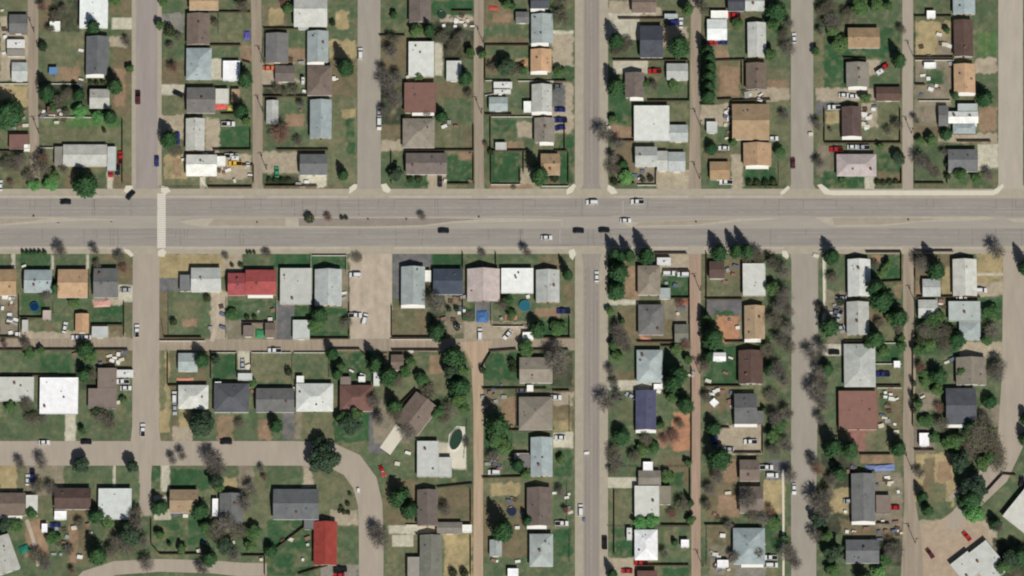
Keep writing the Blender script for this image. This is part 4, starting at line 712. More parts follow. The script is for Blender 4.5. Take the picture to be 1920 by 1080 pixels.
for a in range(560, 1230, 14): q(1108.6, a, 1109.6, a + 9)
struct('centre_line', mb, solid('faint_centre_paint', (158, 150, 138), .9))
# dark joint and wheel track seams on the avenue are sealed cracks
mb = MB(); z = .049
for i in range(88):
    x = random.uniform(-100, 2040); side = random.random() < .5; a, b = (373, 405) if side else (429, 460)
    if 285 < x < 315: continue
    y = a; 
    if random.random() < .5: b = a + random.uniform(10, 20)
    while y < b:
        dx = random.uniform(-.6, .6); mb.poly([(*G(x, y, z), z), (*G(x + dx, y + 4, z), z), (*G(x + dx + .75, y + 4, z), z), (*G(x + .75, y, z), z)]); x += dx; y += 4
for i in range(16):
    y = random.choice((373.5, 389, 405, 430, 445, 459)) ; x = random.uniform(-100, 1900); q(x, y, x + random.uniform(60, 200), y + .6)
struct('crack_sealant', mb, solid('tar_sealant', (112, 106, 102), .8))

# ---------------------------------------------------------------- registry for labels
REG = []
def reg(o, look, cat, group, px, py): o['category'] = cat; o['group'] = group; REG.append((o, look, px, py))

# ---------------------------------------------------------------- windows, doors, vents (parts)
def window_mesh(w_, h_):
    m = MB(); m.box(-w_ / 2, -.05, 0, w_ / 2, .0, h_); m2 = len(m.f); m.box(-w_ / 2 + .07, -.07, .07, w_ / 2 - .07, -.045, h_ - .07)
    me = m.mesh('window', M['trim']); me.materials.append(M['glass'])
    for i, p in enumerate(me.polygons): p.material_index = 1 if i >= m2 else 0
    return me
WIN = window_mesh(1.5, 1.1); WINS = window_mesh(.9, .8)
m = MB(); m.box(-.46, -.05, 0, .46, 0, 2.05); m.box(-.34, -.07, 1.2, .34, -.05, 1.85); DOOR = m.mesh('door', M['door'])
m = MB(); m.tube((.36, -.05, 1.0), (.36, -.14, 1.0), .035); HAND = m.mesh('handle', M['metal'])
m = MB(); m.box(-1.25, -.04, 0, 1.25, 0, 2.1)
for k in range(1, 4): m.box(-1.2, -.06, k * .5 - .02, 1.2, -.04, k * .5 + .02)
GDOOR = m.mesh('garage_door', M['trim'])
m = MB(); m.tube((0, 0, -.2), (0, 0, .35), .13, .13, 8); m.tube((0, 0, .35), (0, 0, .5), .22, .16, 8); VENT = m.mesh('roof_vent', M['metal'])
m = MB(); m.box(-.3, -.3, -.2, .3, .3, .35); m.box(-.36, -.36, .35, .36, .36, .42); VBOX = m.mesh('roof_vent', M['metal'])
m = MB(); m.box(-.38, -.38, -1.0, .38, .38, .75); m.box(-.45, -.45, .75, .45, .45, .87); m.tube((0, 0, .87), (0, 0, 1.1), .12, .12, 8); CHIM = m.mesh('chimney', M['brick'])
def part(name, me, root, x, y, z, rz=0): o = obj(name, me, root, (x, y, z)); o.rotation_euler = (0, 0, rz); return o

def roof_geo(t, x0, y0, x1, y1, e, pitch, th=.14):
    """closed roof solid; returns mb and ridge height function"""
    mb = MB(); W_, D_ = x1 - x0, y1 - y0
    if t == 'f':
        mb.box(x0, y0, e - .25, x1, y1, e)
        r_ = .16
        mb.box(x0, y0, e, x1, y0 + r_, e + .12); mb.box(x0, y1 - r_, e, x1, y1, e + .12)
        mb.box(x0, y0 + r_, e, x0 + r_, y1 - r_, e + .12); mb.box(x1 - r_, y0 + r_, e, x1, y1 - r_, e + .12)
        return mb, 0
    if t in 'xy':
        half = (D_ if t == 'x' else W_) / 2; rise = half * pitch
        def P(a, b, z): return (a, b, z) if t == 'x' else (b, a, z)
        a0, a1 = (x0, x1) if t == 'x' else (y0, y1); b0, b1 = (y0, y1) if t == 'x' else (x0, x1); bm_ = (b0 + b1) / 2
        for bb in (b0, b1):
            n = len(mb.v)
            for a in (a0, a1): mb.v += [P(a, bb, e - th), P(a, bb, e), P(a, bm_, e + rise), P(a, bm_, e + rise - th)]
            for f in ((0, 1, 2, 3), (7, 6, 5, 4), (0, 4, 5, 1), (1, 5, 6, 2), (2, 6, 7, 3), (3, 7, 4, 0)): mb.f.append(tuple(n + k for k in f))
        # ridge cap
        mb.box(*( (x0, bm_ - .15, e + rise - .02, x1, bm_ + .15, e + rise + .05) if t == 'x' else (bm_ - .15, y0, e + rise - .02, bm_ + .15, y1, e + rise + .05)))
        return mb, rise
    half = min(W_, D_) / 2; rise = half * pitch; k = half
    if W_ >= D_: ra, rb = (x0 + k * .999, (y0 + y1) / 2), (x1 - k * .999, (y0 + y1) / 2)
    else: ra, rb = ((x0 + x1) / 2, y0 + k * .999), ((x0 + x1) / 2, y1 - k * .999)
    mb.v += [(x0, y0, e), (x1, y0, e), (x1, y1, e), (x0, y1, e), (x0, y0, e - th), (x1, y0, e - th), (x1, y1, e - th), (x0, y1, e - th), (*ra, e + rise), (*rb, e + rise)]
    if W_ >= D_: mb.f += [(0, 1, 9, 8), (1, 2, 9), (2, 3, 8, 9), (3, 0, 8)]
    else: mb.f += [(0, 1, 8), (1, 2, 9, 8), (2, 3, 9), (3, 0, 8, 9)]
    mb.f += [(7, 6, 5, 4), (0, 4, 5, 1), (1, 5, 6, 2), (2, 6, 7, 3), (3, 7, 4, 0)]
    return mb, rise
WALLC = [(196, 190, 178), (172, 164, 150), (150, 140, 124), (205, 203, 196), (140, 146, 150), (168, 150, 128), (120, 104, 92)]
TNAME = {'x': 'gabled', 'y': 'gabled', 'h': 'hipped', 'f': 'flat-roofed'}
def building(name, wings, seed, porch=False, house=True, root=None):
    """wings: (x0,y0,x1,y1,colour,type) in root-local metres"""
    rs = random.Random(seed); wc = rs.choice(WALLC)
    for wi, (x0, y0, x1, y1, c, t) in enumerate(wings):
        area = (x1 - x0) * (y1 - y0); big = house and wi == 0
        e = (2.95 if big else (2.65 if house else 2.35)) - .07 * wi + rs.uniform(0, .05); oh = .4 if big else .2
        pitch = rs.uniform(.28, .36) if big else .26
        mb, rise = roof_geo(t, x0, y0, x1, y1, e, pitch)
        ro = mb.build('roof', M['membrane' if t == 'f' else 'shingle'], root)
        kk = 1 + rs.uniform(-.05, .05); hs = rs.uniform(-3, 3); cc = [min(236, max(10, v * kk + dv)) for v, dv in zip(ROOF[c], (hs, 0, -hs))]; ro.color = lrgba(cc)
        wm = MB(); top = e - (.25 if t == 'f' else .14)
        wm.box(x0 + oh, y0 + oh, 0, x1 - oh, y1 - oh, top)
        if t == 'x':
            s = (1 - oh / ((y1 - y0) / 2))
            for xa in (x0 + oh, x1 - oh - .1): 
                ym = (y0 + y1) / 2; n = len(wm.v)
                wm.v += [(xa, y0 + oh, top), (xa, y1 - oh, top), (xa, ym, top + rise * s), (xa + .1, y0 + oh, top), (xa + .1, y1 - oh, top), (xa + .1, ym, top + rise * s)]
                wm.f += [(n + 2, n + 1, n), (n + 3, n + 4, n + 5), (n, n + 3, n + 5, n + 2), (n + 1, n + 2, n + 5, n + 4)]
        if t == 'y':
            s = (1 - oh / ((x1 - x0) / 2))
            for ya in (y0 + oh, y1 - oh - .1):
                xm = (x0 + x1) / 2; n = len(wm.v)
                wm.v += [(x0 + oh, ya, top), (x1 - oh, ya, top), (xm, ya, top + rise * s), (x0 + oh, ya + .1, top), (x1 - oh, ya + .1, top), (xm, ya + .1, top + rise * s)]
                wm.f += [(n, n + 1, n + 2), (n + 5, n + 4, n + 3), (n, n + 2, n + 5, n + 3), (n + 1, n + 4, n + 5, n + 2)]
        wa = wm.build('wall', M['wall'], root); wa.color = lrgba(wc)
        xa, xb, ya, yb = x0 + oh, x1 - oh, y0 + oh, y1 - oh
        if t in 'xh' and big:
            g = MB(); g.box(x0, y0 - .1, e - .13, x1, y0 - .005, e - .02); g.build('gutter', M['trim'], root)
        elif t == 'f' and big: pass
        if t == 'y' and big and not porch:
            g = MB(); xm = (x0 + x1) / 2
            for a, b in ((x0, xm), (xm, x1)):
                za, zb = (e, e + rise) if a == x0 else (e + rise, e); n = len(g.v)
                g.v += [(a, y0 - .04, za - .16), (b, y0 - .04, zb - .16), (b, y0 - .04, zb), (a, y0 - .04, za), (a, y0 - .005, za - .16), (b, y0 - .005, zb - .16), (b, y0 - .005, zb), (a, y0 - .005, za)]
                for f in ((0, 1, 2, 3), (7, 6, 5, 4), (0, 4, 5, 1), (1, 5, 6, 2), (2, 6, 7, 3), (3, 7, 4, 0)): g.f.append(tuple(n + k for k in f))
            g.build('bargeboard', M['trim'], root)
        def rz_(x, y):
            if t == 'f': return e
            if t == 'x' : return e + rise * (1 - abs(y - (y0 + y1) / 2) / ((y1 - y0) / 2))
            if t == 'y': return e + rise * (1 - abs(x - (x0 + x1) / 2) / ((x1 - x0) / 2))
            return e + pitch * min(x - x0, x1 - x, y - y0, y1 - y)
        if big:
            for k in range(rs.choice((1, 2, 2, 3))):
                vx = rs.uniform(x0 + 1.5, x1 - 1.5); vy = rs.uniform(y0 + 1.5, y1 - 1.5)
                part('roof_vent', rs.choice((VENT, VBOX, VENT)), root, vx, vy, rz_(vx, vy))
            if rs.random() < .45:
                vx = rs.uniform(x0 + 2, x1 - 2); vy = rs.uniform(y0 + 2, y1 - 2); part('chimney', CHIM, root, vx, vy, rz_(vx, vy))
        if house:
            Wd, Dp = xb - xa, yb - ya
            if Wd > 4:
                for f in ((.22, .78) if Wd > 8 else (.5,)): part('window', WIN, root, xa + Wd * f, ya, .95)
                part('window', WIN, root, xa + Wd * .35, yb, .95, math.pi)
            if Dp > 4 and wi == 0:
                for f in (.28, .72):
                    part('window', WINS, root, xa, ya + Dp * f, 1.1, -math.pi / 2); part('window', WIN, root, xb, ya + Dp * f, .95, math.pi / 2)
            if wi == 0:
                d = part('door', DOOR, root, xa + Wd * .5, ya, .05); obj('handle', HAND, d)
        else:
            if xb - xa > 3.6: part('garage_door', GDOOR, root, (xa + xb) / 2, ya, .02)
            else:
                d = part('door', DOOR, root, (xa + xb) / 2, ya, .02); d.scale = (.9, 1, .85)
    if porch:
        x0, y0, x1, y1 = wings[0][:4]; pm = MB(); f0, f1 = rs.choice(((.0, 1.), (.08, .9), (.25, .95), (.0, .8)))
        a, b = x0 + (x1 - x0) * f0, x0 + (x1 - x0) * f1
        n = 0; pm.v += [(a, y0 - 1.15, 2.1), (b, y0 - 1.15, 2.1), (b, y0 + .35, 2.5), (a, y0 + .35, 2.5), (a, y0 - 1.15, 2.2), (b, y0 - 1.15, 2.2), (b, y0 + .35, 2.6), (a, y0 + .35, 2.6)]
        pm.f += [(3, 2, 1, 0), (4, 5, 6, 7), (0, 1, 5, 4), (1, 2, 6, 5), (2, 3, 7, 6), (3, 0, 4, 7)]
        pm.build('porch_roof', M['trim'], root)
        for xx in (a + .15, b - .15):
            pp = MB(); pp.box(xx - .06, y0 - 1.05, 0, xx + .06, y0 - .93, 2.12); pp.build('porch_post', M['trim'], root)
def parse_b(text, house):
    for i, line in enumerate(text.strip().split('\n')):
        ws = [w_.split() for w_ in line.split('/')]
        porch = 'p' in ws[0][6:]
        e = 2.95 if house else 2.35
        cx = (float(ws[0][0]) + float(ws[0][2])) / 2; cy = (float(ws[0][1]) + float(ws[0][3])) / 2
        ox, oy = G(cx, cy, e)
        wings = []
        for w_ in ws:
            x0, y0, x1, y1 = map(float, w_[:4]); ax, ay = G(x0, y1, e); bx, by = G(x1, y0, e)
            wings.append((ax - ox, ay - oy, bx - ox, by - oy, w_[4], w_[5]))
        W_ = wings[0][2] - wings[0][0]; D_ = wings[0][3] - wings[0][1]
        garage = (not house) and W_ * D_ > 26
        name = 'house' if house else ('garage' if garage else 'shed')
        r = empty(name, (ox, oy, 0)); building(name, wings, i * 7 + (1 if house else 500), porch, house, r)
        look = f"{RNAME[ws[0][4]]} {'L-shaped' if len(wings) > 1 else TNAME[ws[0][5]]} {name}"
        if house and porch: look = f"{RNAME[ws[0][4]]} {name} with porch"
        reg(r, look, name, {'house': 'houses of the neighbourhood', 'garage': 'detached garages in the yards', 'shed': 'small sheds in the yards'}[name], cx, cy)
parse_b(HOUSES, True); parse_b(SHEDS, False)
for i, line in enumerate(ROTATED.strip().split('\n')):
    p = line.split(); cx, cy, l, w_, a = map(float, p[:5]); house = l > 30; e = 2.95 if house else 2.35
    ox, oy = G(cx, cy, e); l *= MPP; w_ *= MPP; nm = 'house' if house else 'canopy'
    r = empty(nm, (ox, oy, 0), R(a)); building(nm, [(-l / 2, -w_ / 2, l / 2, w_ / 2, p[5], p[6])], 900 + i, False, house, r)
    reg(r, f"{RNAME[p[5]]} {TNAME[p[6]]} {nm}", nm, 'buildings set at an angle', cx, cy)

# ---------------------------------------------------------------- trees
def leafcloud(mb, pts, size, rs, flat=0.5):
    for (x, y, z, nx_, ny_, nz_) in pts:
        s = size * rs.uniform(.6, 1.3)
        n = Vector((nx_ + rs.gauss(0, flat), ny_ + rs.gauss(0, flat), nz_ + rs.gauss(0, flat)))
        if n.length < 1e-3: n = Vector((0, 0, 1))
        n.normalize(); u = n.orthogonal().normalized(); v = n.cross(u); a = rs.uniform(0, 6.28)
        u, v = u * math.cos(a) + v * math.sin(a), v * math.cos(a) - u * math.sin(a)
        p = Vector((x, y, z)); k = len(mb.v)
        mb.v += [tuple(p + u * s), tuple(p + v * s * .6), tuple(p - u * s * .8 + v * s * .2), tuple(p - v * s * .7)]; mb.f.append((k, k + 1, k + 2, k + 3))
def trunk_mb(h, r, limbs, rs, spread):
    mb = MB(); mb.tube((0, 0, -.1), (rs.uniform(-.1, .1), rs.uniform(-.1, .1), h * .45), r, r * .7, 7); mb.tube((0, 0, h * .45), (rs.uniform(-.3, .3), rs.uniform(-.3, .3), h * .85), r * .7, r * .2, 6)
    ends = []
    for i in range(limbs):
        a = i * 2.4 + rs.uniform(-.4, .4); z0 = h * rs.uniform(.25, .6); z1 = z0 + h * rs.uniform(.15, .3); q_ = spread * rs.uniform(.5, .8)
        e_ = (q_ * math.cos(a), q_ * math.sin(a), z1); mb.tube((0, 0, z0), e_, r * .45, r * .15, 5); ends.append(e_)
    return mb, ends
def proto(name, kind, rs):
    root = empty(name, (0, 0, 0))
    if kind == 'c':
        h, r = 12., 2.9; mb = MB(); mb.tube((0, 0, -.1), (0, 0, h * .95), .24, .04, 7); mb.build('trunk', M['bark'], root)
        mb = MB(); lv = 24; pts = []
        for k in range(lv):
            t = k / lv; z = h * (.07 + .9 * t); rr = r * 1.08 * (1 - t ** 2.7) ** .95 * (.72 + .28 * min(1, t * 6)) + .12; nb = max(6, int(14 * (1 - t * .6) + 2)); a0 = rs.uniform(0, 6)
            for b in range(nb):
                a = a0 + b * 2 * math.pi / nb + rs.uniform(-.2, .2); q_ = rr * rs.uniform(.7, 1.15)
                m_ = max(2, int(q_ * 4.5))
                for s in range(m_):
                    f = (s + .6) / m_; aa = a + rs.uniform(-.12, .12); zz = z - q_ * f * .30 + rs.uniform(-.1, .1)
                    pts.append((q_ * f * math.cos(aa), q_ * f * math.sin(aa), zz, math.cos(aa) * 1.0, math.sin(aa) * 1.0, .42))
        leafcloud(mb, pts, .46, rs, .28); mb.build('crown', M['pine'], root); ref = (2.6, h)
    elif kind in 'gGl':
        h, r = 7., 3.2; mb, _ = trunk_mb(h, .2, 6, rs, r * .8); mb.build('trunk', M['bark'], root)
        mb = MB(); pts = []; bl = [(0, 0, h * .68, r * .62)]
        for k in range(11):
            a = k * 2.4 + rs.uniform(-.5, .5); q_ = r * rs.uniform(.4, .74); bl.append((q_ * math.cos(a), q_ * math.sin(a), h * rs.uniform(.38, .78), r * rs.uniform(.26, .42)))
        for bx, by, bz, br in bl:
            for _ in range(int(260 * (br / 1.2) ** 2)):
                v_ = Vector((rs.gauss(0, 1), rs.gauss(0, 1), rs.gauss(0, 1) * .85)).normalized(); q_ = br * rs.uniform(.72, 1.08)
                pts.append((bx + v_.x * q_, by + v_.y * q_, bz + v_.z * q_ * .85, v_.x, v_.y, v_.z + .3))
        leafcloud(mb, pts, .29, rs, .38); mb.build('crown', M[{'g': 'leaf', 'G': 'dleaf', 'l': 'lleaf'}[kind]], root); ref = (r, h)
    elif kind in 'bro':
        h, r = 8., 3.4; mb, ends = trunk_mb(h, .2, 8, rs, r * .7); mb.build('trunk', M['bark'], root); mb = MB()
        tips = []
        for _ in range(215 if kind != 'o' else 170):
            e_ = rs.choice(ends + [(0, 0, h * .6)]); a = rs.uniform(0, 6.28); q_ = r * math.sqrt(rs.random()) ; hh = h * (.45 + .5 * rs.random() * (1 - (q_ / r) ** 2 * .6))
            m_ = Vector((q_ * math.cos(a), q_ * math.sin(a), hh)); s_ = Vector(e_).lerp(m_, rs.uniform(.1, .5))
            mb.tube(s_, m_, .06, .022, 3); tips.append(m_)
            for _ in range(2):
                d_ = Vector((rs.gauss(0, .5) + math.cos(a) * .3, rs.gauss(0, .5) + math.sin(a) * .3, rs.uniform(.0, .7))); mb.tube(m_.lerp(s_, rs.uniform(0, .5)), m_ + d_ * .7, .028, .012, 3)
        if kind == 'o':
            mb.build('branches', M['twig'], root); mb = MB(); pts = []
            for m_ in tips:
                for _ in range(4): pts.append((m_.x + rs.gauss(0, .35), m_.y + rs.gauss(0, .35), m_.z + rs.gauss(0, .3), 0, 0, .6))
            leafcloud(mb, pts, .19, rs, .8); mb.build('crown', M['oleaf'], root)
        else: mb.build('crown', M['rtwig' if kind == 'r' else 'twig'], root)
        ref = (r, h)
    else:
        h, r = 1.5, 1.1; mb = MB()
        for k in range(5): mb.tube((0, 0, 0), (.3 * math.cos(k * 1.3), .3 * math.sin(k * 1.3), .7), .04, .02, 4)
        mb.build('stems', M['bark'], root); mb = MB(); pts = []
        for _ in range(420):
            v_ = Vector((rs.gauss(0, 1), rs.gauss(0, 1), abs(rs.gauss(0, 1)) * .9)).normalized(); q_ = rs.uniform(.7, 1.08) * (1 + .15 * math.sin(v_.x * 7) * math.cos(v_.y * 6)); pts.append((v_.x * r * q_, v_.y * r * q_, .15 + v_.z * h * .85 * q_, v_.x, v_.y, v_.z))
        leafcloud(mb, pts, .16, rs, .6); mb.build('crown', M['shrub'], root); ref = (r, h)
    return root, ref
TK = {'c': ('pine_tree', 'conifer', 'conifers among the yards'), 'g': ('leafy_tree', 'leafy green tree', 'leafy trees among the yards'), 'G': ('leafy_tree', 'dense dark-green tree', 'leafy trees among the yards'),
      'l': ('leafy_tree', 'bright green tree', 'leafy trees among the yards'), 'o': ('budding_tree', 'olive budding tree', 'budding trees among the yards'), 'b': ('bare_tree', 'bare grey tree', 'bare trees among the yards'),
      'r': ('bare_tree', 'bare reddish tree', 'bare trees among the yards'), 's': ('shrub', 'shrub', 'shrubs in the yards')}
PROT = {}
for k in 'cgGlobrs':
    PROT[k] = [proto(TK[k][0], k, random.Random(40 + i * 13 + ord(k))) for i in range(6 if k in 'cg' else (5 if k in 'ob' else 3))]
TL = [[p[0]] + [float(v) for v in p[1:5]] for p in (i_.split() for i_ in TREES.strip().replace('\n', '|').split('|')) if len(p) >= 5]
gone = set()
for t_ in TL:
    if t_[0] != 'c' or t_[4] <= 4: continue
    best = None
    for j, u_2 in enumerate(TL):
        if u_2[0] in 'gl' and j not in gone and abs(u_2[1] - t_[1]) < 18 and -6 < u_2[2] - t_[2] < 26:
            dd = math.hypot(u_2[1] - t_[1], u_2[2] - t_[2])
            if best is None or dd < best[0]: best = (dd, j)
    if best:
        u_2 = TL[best[1]]; gone.add(best[1]); t_[1] = u_2[1] * .7 + t_[1] * .3; t_[2] = u_2[2] - 2; t_[3] = (t_[3] + u_2[3]) * .55; t_[4] = t_[4] * 1.08 + 1
    else: t_[1] += 3; t_[2] += 3
TL = [t_ for j, t_ in enumerate(TL) if j not in gone]
USED = set()
for k, x, y, r_, h_ in TL:
    root, (rr, hh) = random.choice(PROT[k])
    if root.name not in USED: USED.add(root.name); t = root
    else: t = copy_tree(root)
    t.location = (*G(x, y, 0), 0); t.rotation_euler = (0, 0, random.uniform(0, 6.28))
    s = r_ * MPP / rr; t.scale = (s * random.uniform(.93, 1.07), s * random.uniform(.93, 1.07), h_ / hh)
    nm, base, grp = TK[k]
    size = '' if k in 'l' else ('small ' if r_ <= (4 if k == 's' else 9) else ('large ' if r_ >= (6 if k == 's' else 15) else 'mid-sized '))
    if k == 'c': size = 'tall dark ' if h_ >= 12 else ('small ' if h_ < 8 else 'dark ')
    reg(t, size + base, 'shrub' if k == 's' else 'tree', grp, x, y)
for k in PROT:
    for root, _ in PROT[k]:
        if root.name not in USED:
            for ch in list(root.children): bpy.data.objects.remove(ch)
            bpy.data.objects.remove(root)

# ---------------------------------------------------------------- vehicles
def hull(mb, prof, w0, w1=None, zc=None):
    """side profile (x,z) extruded across the width; points above zc narrow to w1"""
    k = len(prof); n = len(mb.v); w1 = w0 if w1 is None else w1
    for sgn in (-1, 1):
        for x, z in prof: mb.v.append((x, sgn * (w1 if zc is not None and z > zc else w0), z))
    mb.f.append(tuple(n + i for i in range(k))); mb.f.append(tuple(n + k + i for i in range(k - 1, -1, -1)))
    for i in range(k): j = (i + 1) % k; mb.f.append((n + j, n + i, n + k + i, n + k + j))
m = MB()
m.tube((0, -.11, 0), (0, .11, 0), .33, .33, 14); TYRE = m.mesh('wheel', M['rubber'], True)
m = MB(); m.tube((0, -.12, 0), (0, .12, 0), .19, .19, 10); RIM = m.mesh('rim', M['metal'])
m = MB(); m.box(-.05, -.18, -.08, .05, .18, .08); HL = m.mesh('headlight', M['trim'])
m = MB(); m.box(-.05, -.16, -.1, .05, .16, .1); TL = m.mesh('tail_light', solid('red_lens', (150, 25, 25), .3))
def carproto(kind):
    nm = {'c': 'parked_car', 'p': 'pickup_truck', 'v': 'van'}[kind]; root = empty(nm); b = MB(); g = MB(); r = MB()
    if kind == 'c':
        Ln = 4.5; hull(b, [(-2.25, .35), (-2.2, .82), (-1.5, .93), (1.0, .95), (2.1, .78), (2.25, .5), (2.2, .28), (-2.2, .28)], .88, .84, .7)
        hull(g, [(-1.75, .93), (-1.1, 1.36), (.3, 1.38), (1.05, .94)], .80, .62, 1.0); hull(r, [(-1.12, 1.37), (-1.05, 1.42), (.25, 1.43), (.34, 1.38)], .63, .58, 1.4)
    elif kind == 'v':
        Ln = 4.9; hull(b, [(-2.45, .4), (-2.45, 1.0), (-2.35, 1.08), (1.3, 1.08), (2.3, .92), (2.45, .6), (2.4, .3), (-2.4, .3)], .93, .9, .8)
        hull(g, [(-2.35, 1.07), (-2.2, 1.66), (.55, 1.7), (1.35, 1.08)], .86, .72, 1.2); hull(r, [(-2.22, 1.67), (-2.15, 1.76), (.5, 1.77), (.6, 1.7)], .74, .69, 1.72)
    else:
        Ln = 5.5; hull(b, [(-2.7, .45), (-2.7, .7), (-.6, .7), (-.6, 1.1), (1.4, 1.1), (2.55, .98), (2.75, .7), (2.7, .35), (-2.65, .35)], .95)
        b.box(-2.72, -.95, .7, -.6, -.83, 1.12); b.box(-2.72, .83, .7, -.6, .95, 1.12); b.box(-2.72, -.83, .7, -2.64, .83, 1.12)
        hull(g, [(-.6, 1.1), (-.5, 1.68), (.75, 1.7), (1.5, 1.1)], .88, .74, 1.2); hull(r, [(-.52, 1.69), (-.45, 1.78), (.7, 1.79), (.8, 1.7)], .76, .7, 1.73)
        bed = MB(); bed.box(-2.62, -.81, .705, -.62, .81, .74); bed.build('bed_liner', M['rubber'], root)
    b.build('body', M['paint'], root); g.build('window_glass', M['glass'], root); r.build('roof', M['paint'], root)
    for sx in (-.31, .31):
        for sy in (-1, 1):
            wq = part('wheel', TYRE, root, sx * Ln, sy * (.80 if kind == 'c' else .86), .33); obj('rim', RIM, wq)
    for sy in (-1, 1): part('headlight', HL, root, Ln / 2 - .04, sy * .6, .62); part('tail_light', TL, root, -Ln / 2 + .02, sy * .62, .72)
    return root
CP = {k: carproto(k) for k in 'cpv'}; CUSED = set()
PAINT = {'white': (215, 215, 212), 'black': (24, 25, 28), 'silver': (165, 168, 170), 'red': (176, 34, 36), 'maroon': (88, 30, 40), 'blue': (40, 46, 110), 'yellow': (222, 172, 60),
         'green': (50, 150, 96), 'orange': (214, 112, 70), 'grey': (96, 98, 102)}
VN = {'c': 'car', 'p': 'pickup truck', 'v': 'van'}
for item in CARS.strip().replace('\n', '|').split('|'):
    p = item.split()
    if len(p) < 5: continue
    x, y, a = map(float, p[:3]); cn, k = p[3], p[4]
    if k not in CUSED: CUSED.add(k); t = CP[k]
    else: t = copy_tree(CP[k])
    t.location = (*G(x, y, .4), .05 if 355 < y < 476 else .03); a += 180 if random.random() < .5 and not 360 < y < 470 else 0
    if 372 < y < 405: a += 180
    t.rotation_euler = (0, 0, R(a)); t.scale = (1.02, 1.02, 1.02)
    for ch in t.children:
        if ch.name.startswith(('body', 'roof')): ch.color = lrgba(PAINT[cn])
    reg(t, f"{cn} {VN[k]}", VN[k].split()[0] if k == 'p' else VN[k], 'vehicles along the streets and drives', x, y)
for item in RVS.strip().split('|'):
    x, y, a, l, w_ = map(float, item.split()); r = empty('camper_trailer', (*G(x, y, 2.3), 0), R(a)); L_, W_ = l * MPP / 2, w_ * MPP / 2
    b = MB(); hull(b, [(-L_, .6), (-L_, 2.5), (L_ - .5, 2.5), (L_, 2.0), (L_, .6)], W_, W_ - .08, 2.3); bo = b.build('body', M['paint'], r); bo.color = lrgba((212, 212, 206))
    vb = MB(); vb.box(-.35, -.35, 2.5, .35, .35, 2.68); vo = vb.build('roof_vent', M['metal'], r)
    ac = MB(); ac.box(L_ * .4 - .4, -.3, 2.5, L_ * .4 + .4, .3, 2.78); ac.build('air_conditioner', M['trim'], r)
    for sx in (-.5, .5):
        for sy in (-1, 1): part('wheel', TYRE, r, sx, sy * (W_ - .15), .33) if sx < 0 or L_ > 3 else None
    hb = MB(); hb.tube((L_, 0, .55), (L_ + .9, 0, .5), .06, .05); hb.build('hitch', M['metal'], r)
    for sx in (-.4, .3): part('window', WINS, r, sx * L_, -W_, 1.3)
    reg(r, 'white camper trailer', 'trailer', 'camper trailers in the yards', x, y)

# ---------------------------------------------------------------- fences
FC = {'b': ('brown', 'wood', 1.75), 'w': ('white', 'wfence', 1.35), 'k': ('wire', 'metal', 1.2)}
POSTM = {}
for k_, (_, mt_, h_) in FC.items():
    mb = MB(); mb.box(-.06, -.06, -.05, .06, .06, h_ + .08); POSTM[k_] = mb.mesh('post', M[mt_])
for item in FENCES.strip().replace('\n', '|').split('|'):
    p = item.split()
    if len(p) < 5: continue
    x0, y0, x1, y1 = map(float, p[:4]); k = p[4]; nm, mt, h = FC[k]
    a = Vector((*G(x0, y0), 0)); b = Vector((*G(x1, y1), 0)); d = b - a; L_ = d.length
    r = empty('fence', a, math.atan2(d.y, d.x)); mb = MB(); n = max(1, round(L_ / 2.4))
    for i in range(n + 1):
        po = obj('post', POSTM[k], r, (L_ * i / n, 0, 0))
    mb = MB()
    if k == 'k':
        for zz in (.15, .6, 1.12): mb.box(.07, -.015, zz, L_ - .07, .015, zz + .04)
        xx = .15
        while xx < L_: mb.box(xx, -.01, .1, xx + .02, .01, 1.18); xx += .18
    else:
        i = 0; xx = .0
        while xx < L_ - .1: mb.box(xx, -.05 + .002 * (i % 2), .06, min(L_, xx + .27), -.02 + .002 * (i % 2), h - random.uniform(0, .05)); xx += .285; i += 1
        for zz in (.35, h - .4): mb.box(0, -.018, zz, L_, .025, zz + .09)
    mb.build('panel', M[mt], r)
    reg(r, f"{'long' if L_ > 12 else 'short'} {nm} fence", 'fence', 'yard fences', (x0 + x1) / 2, (y0 + y1) / 2)

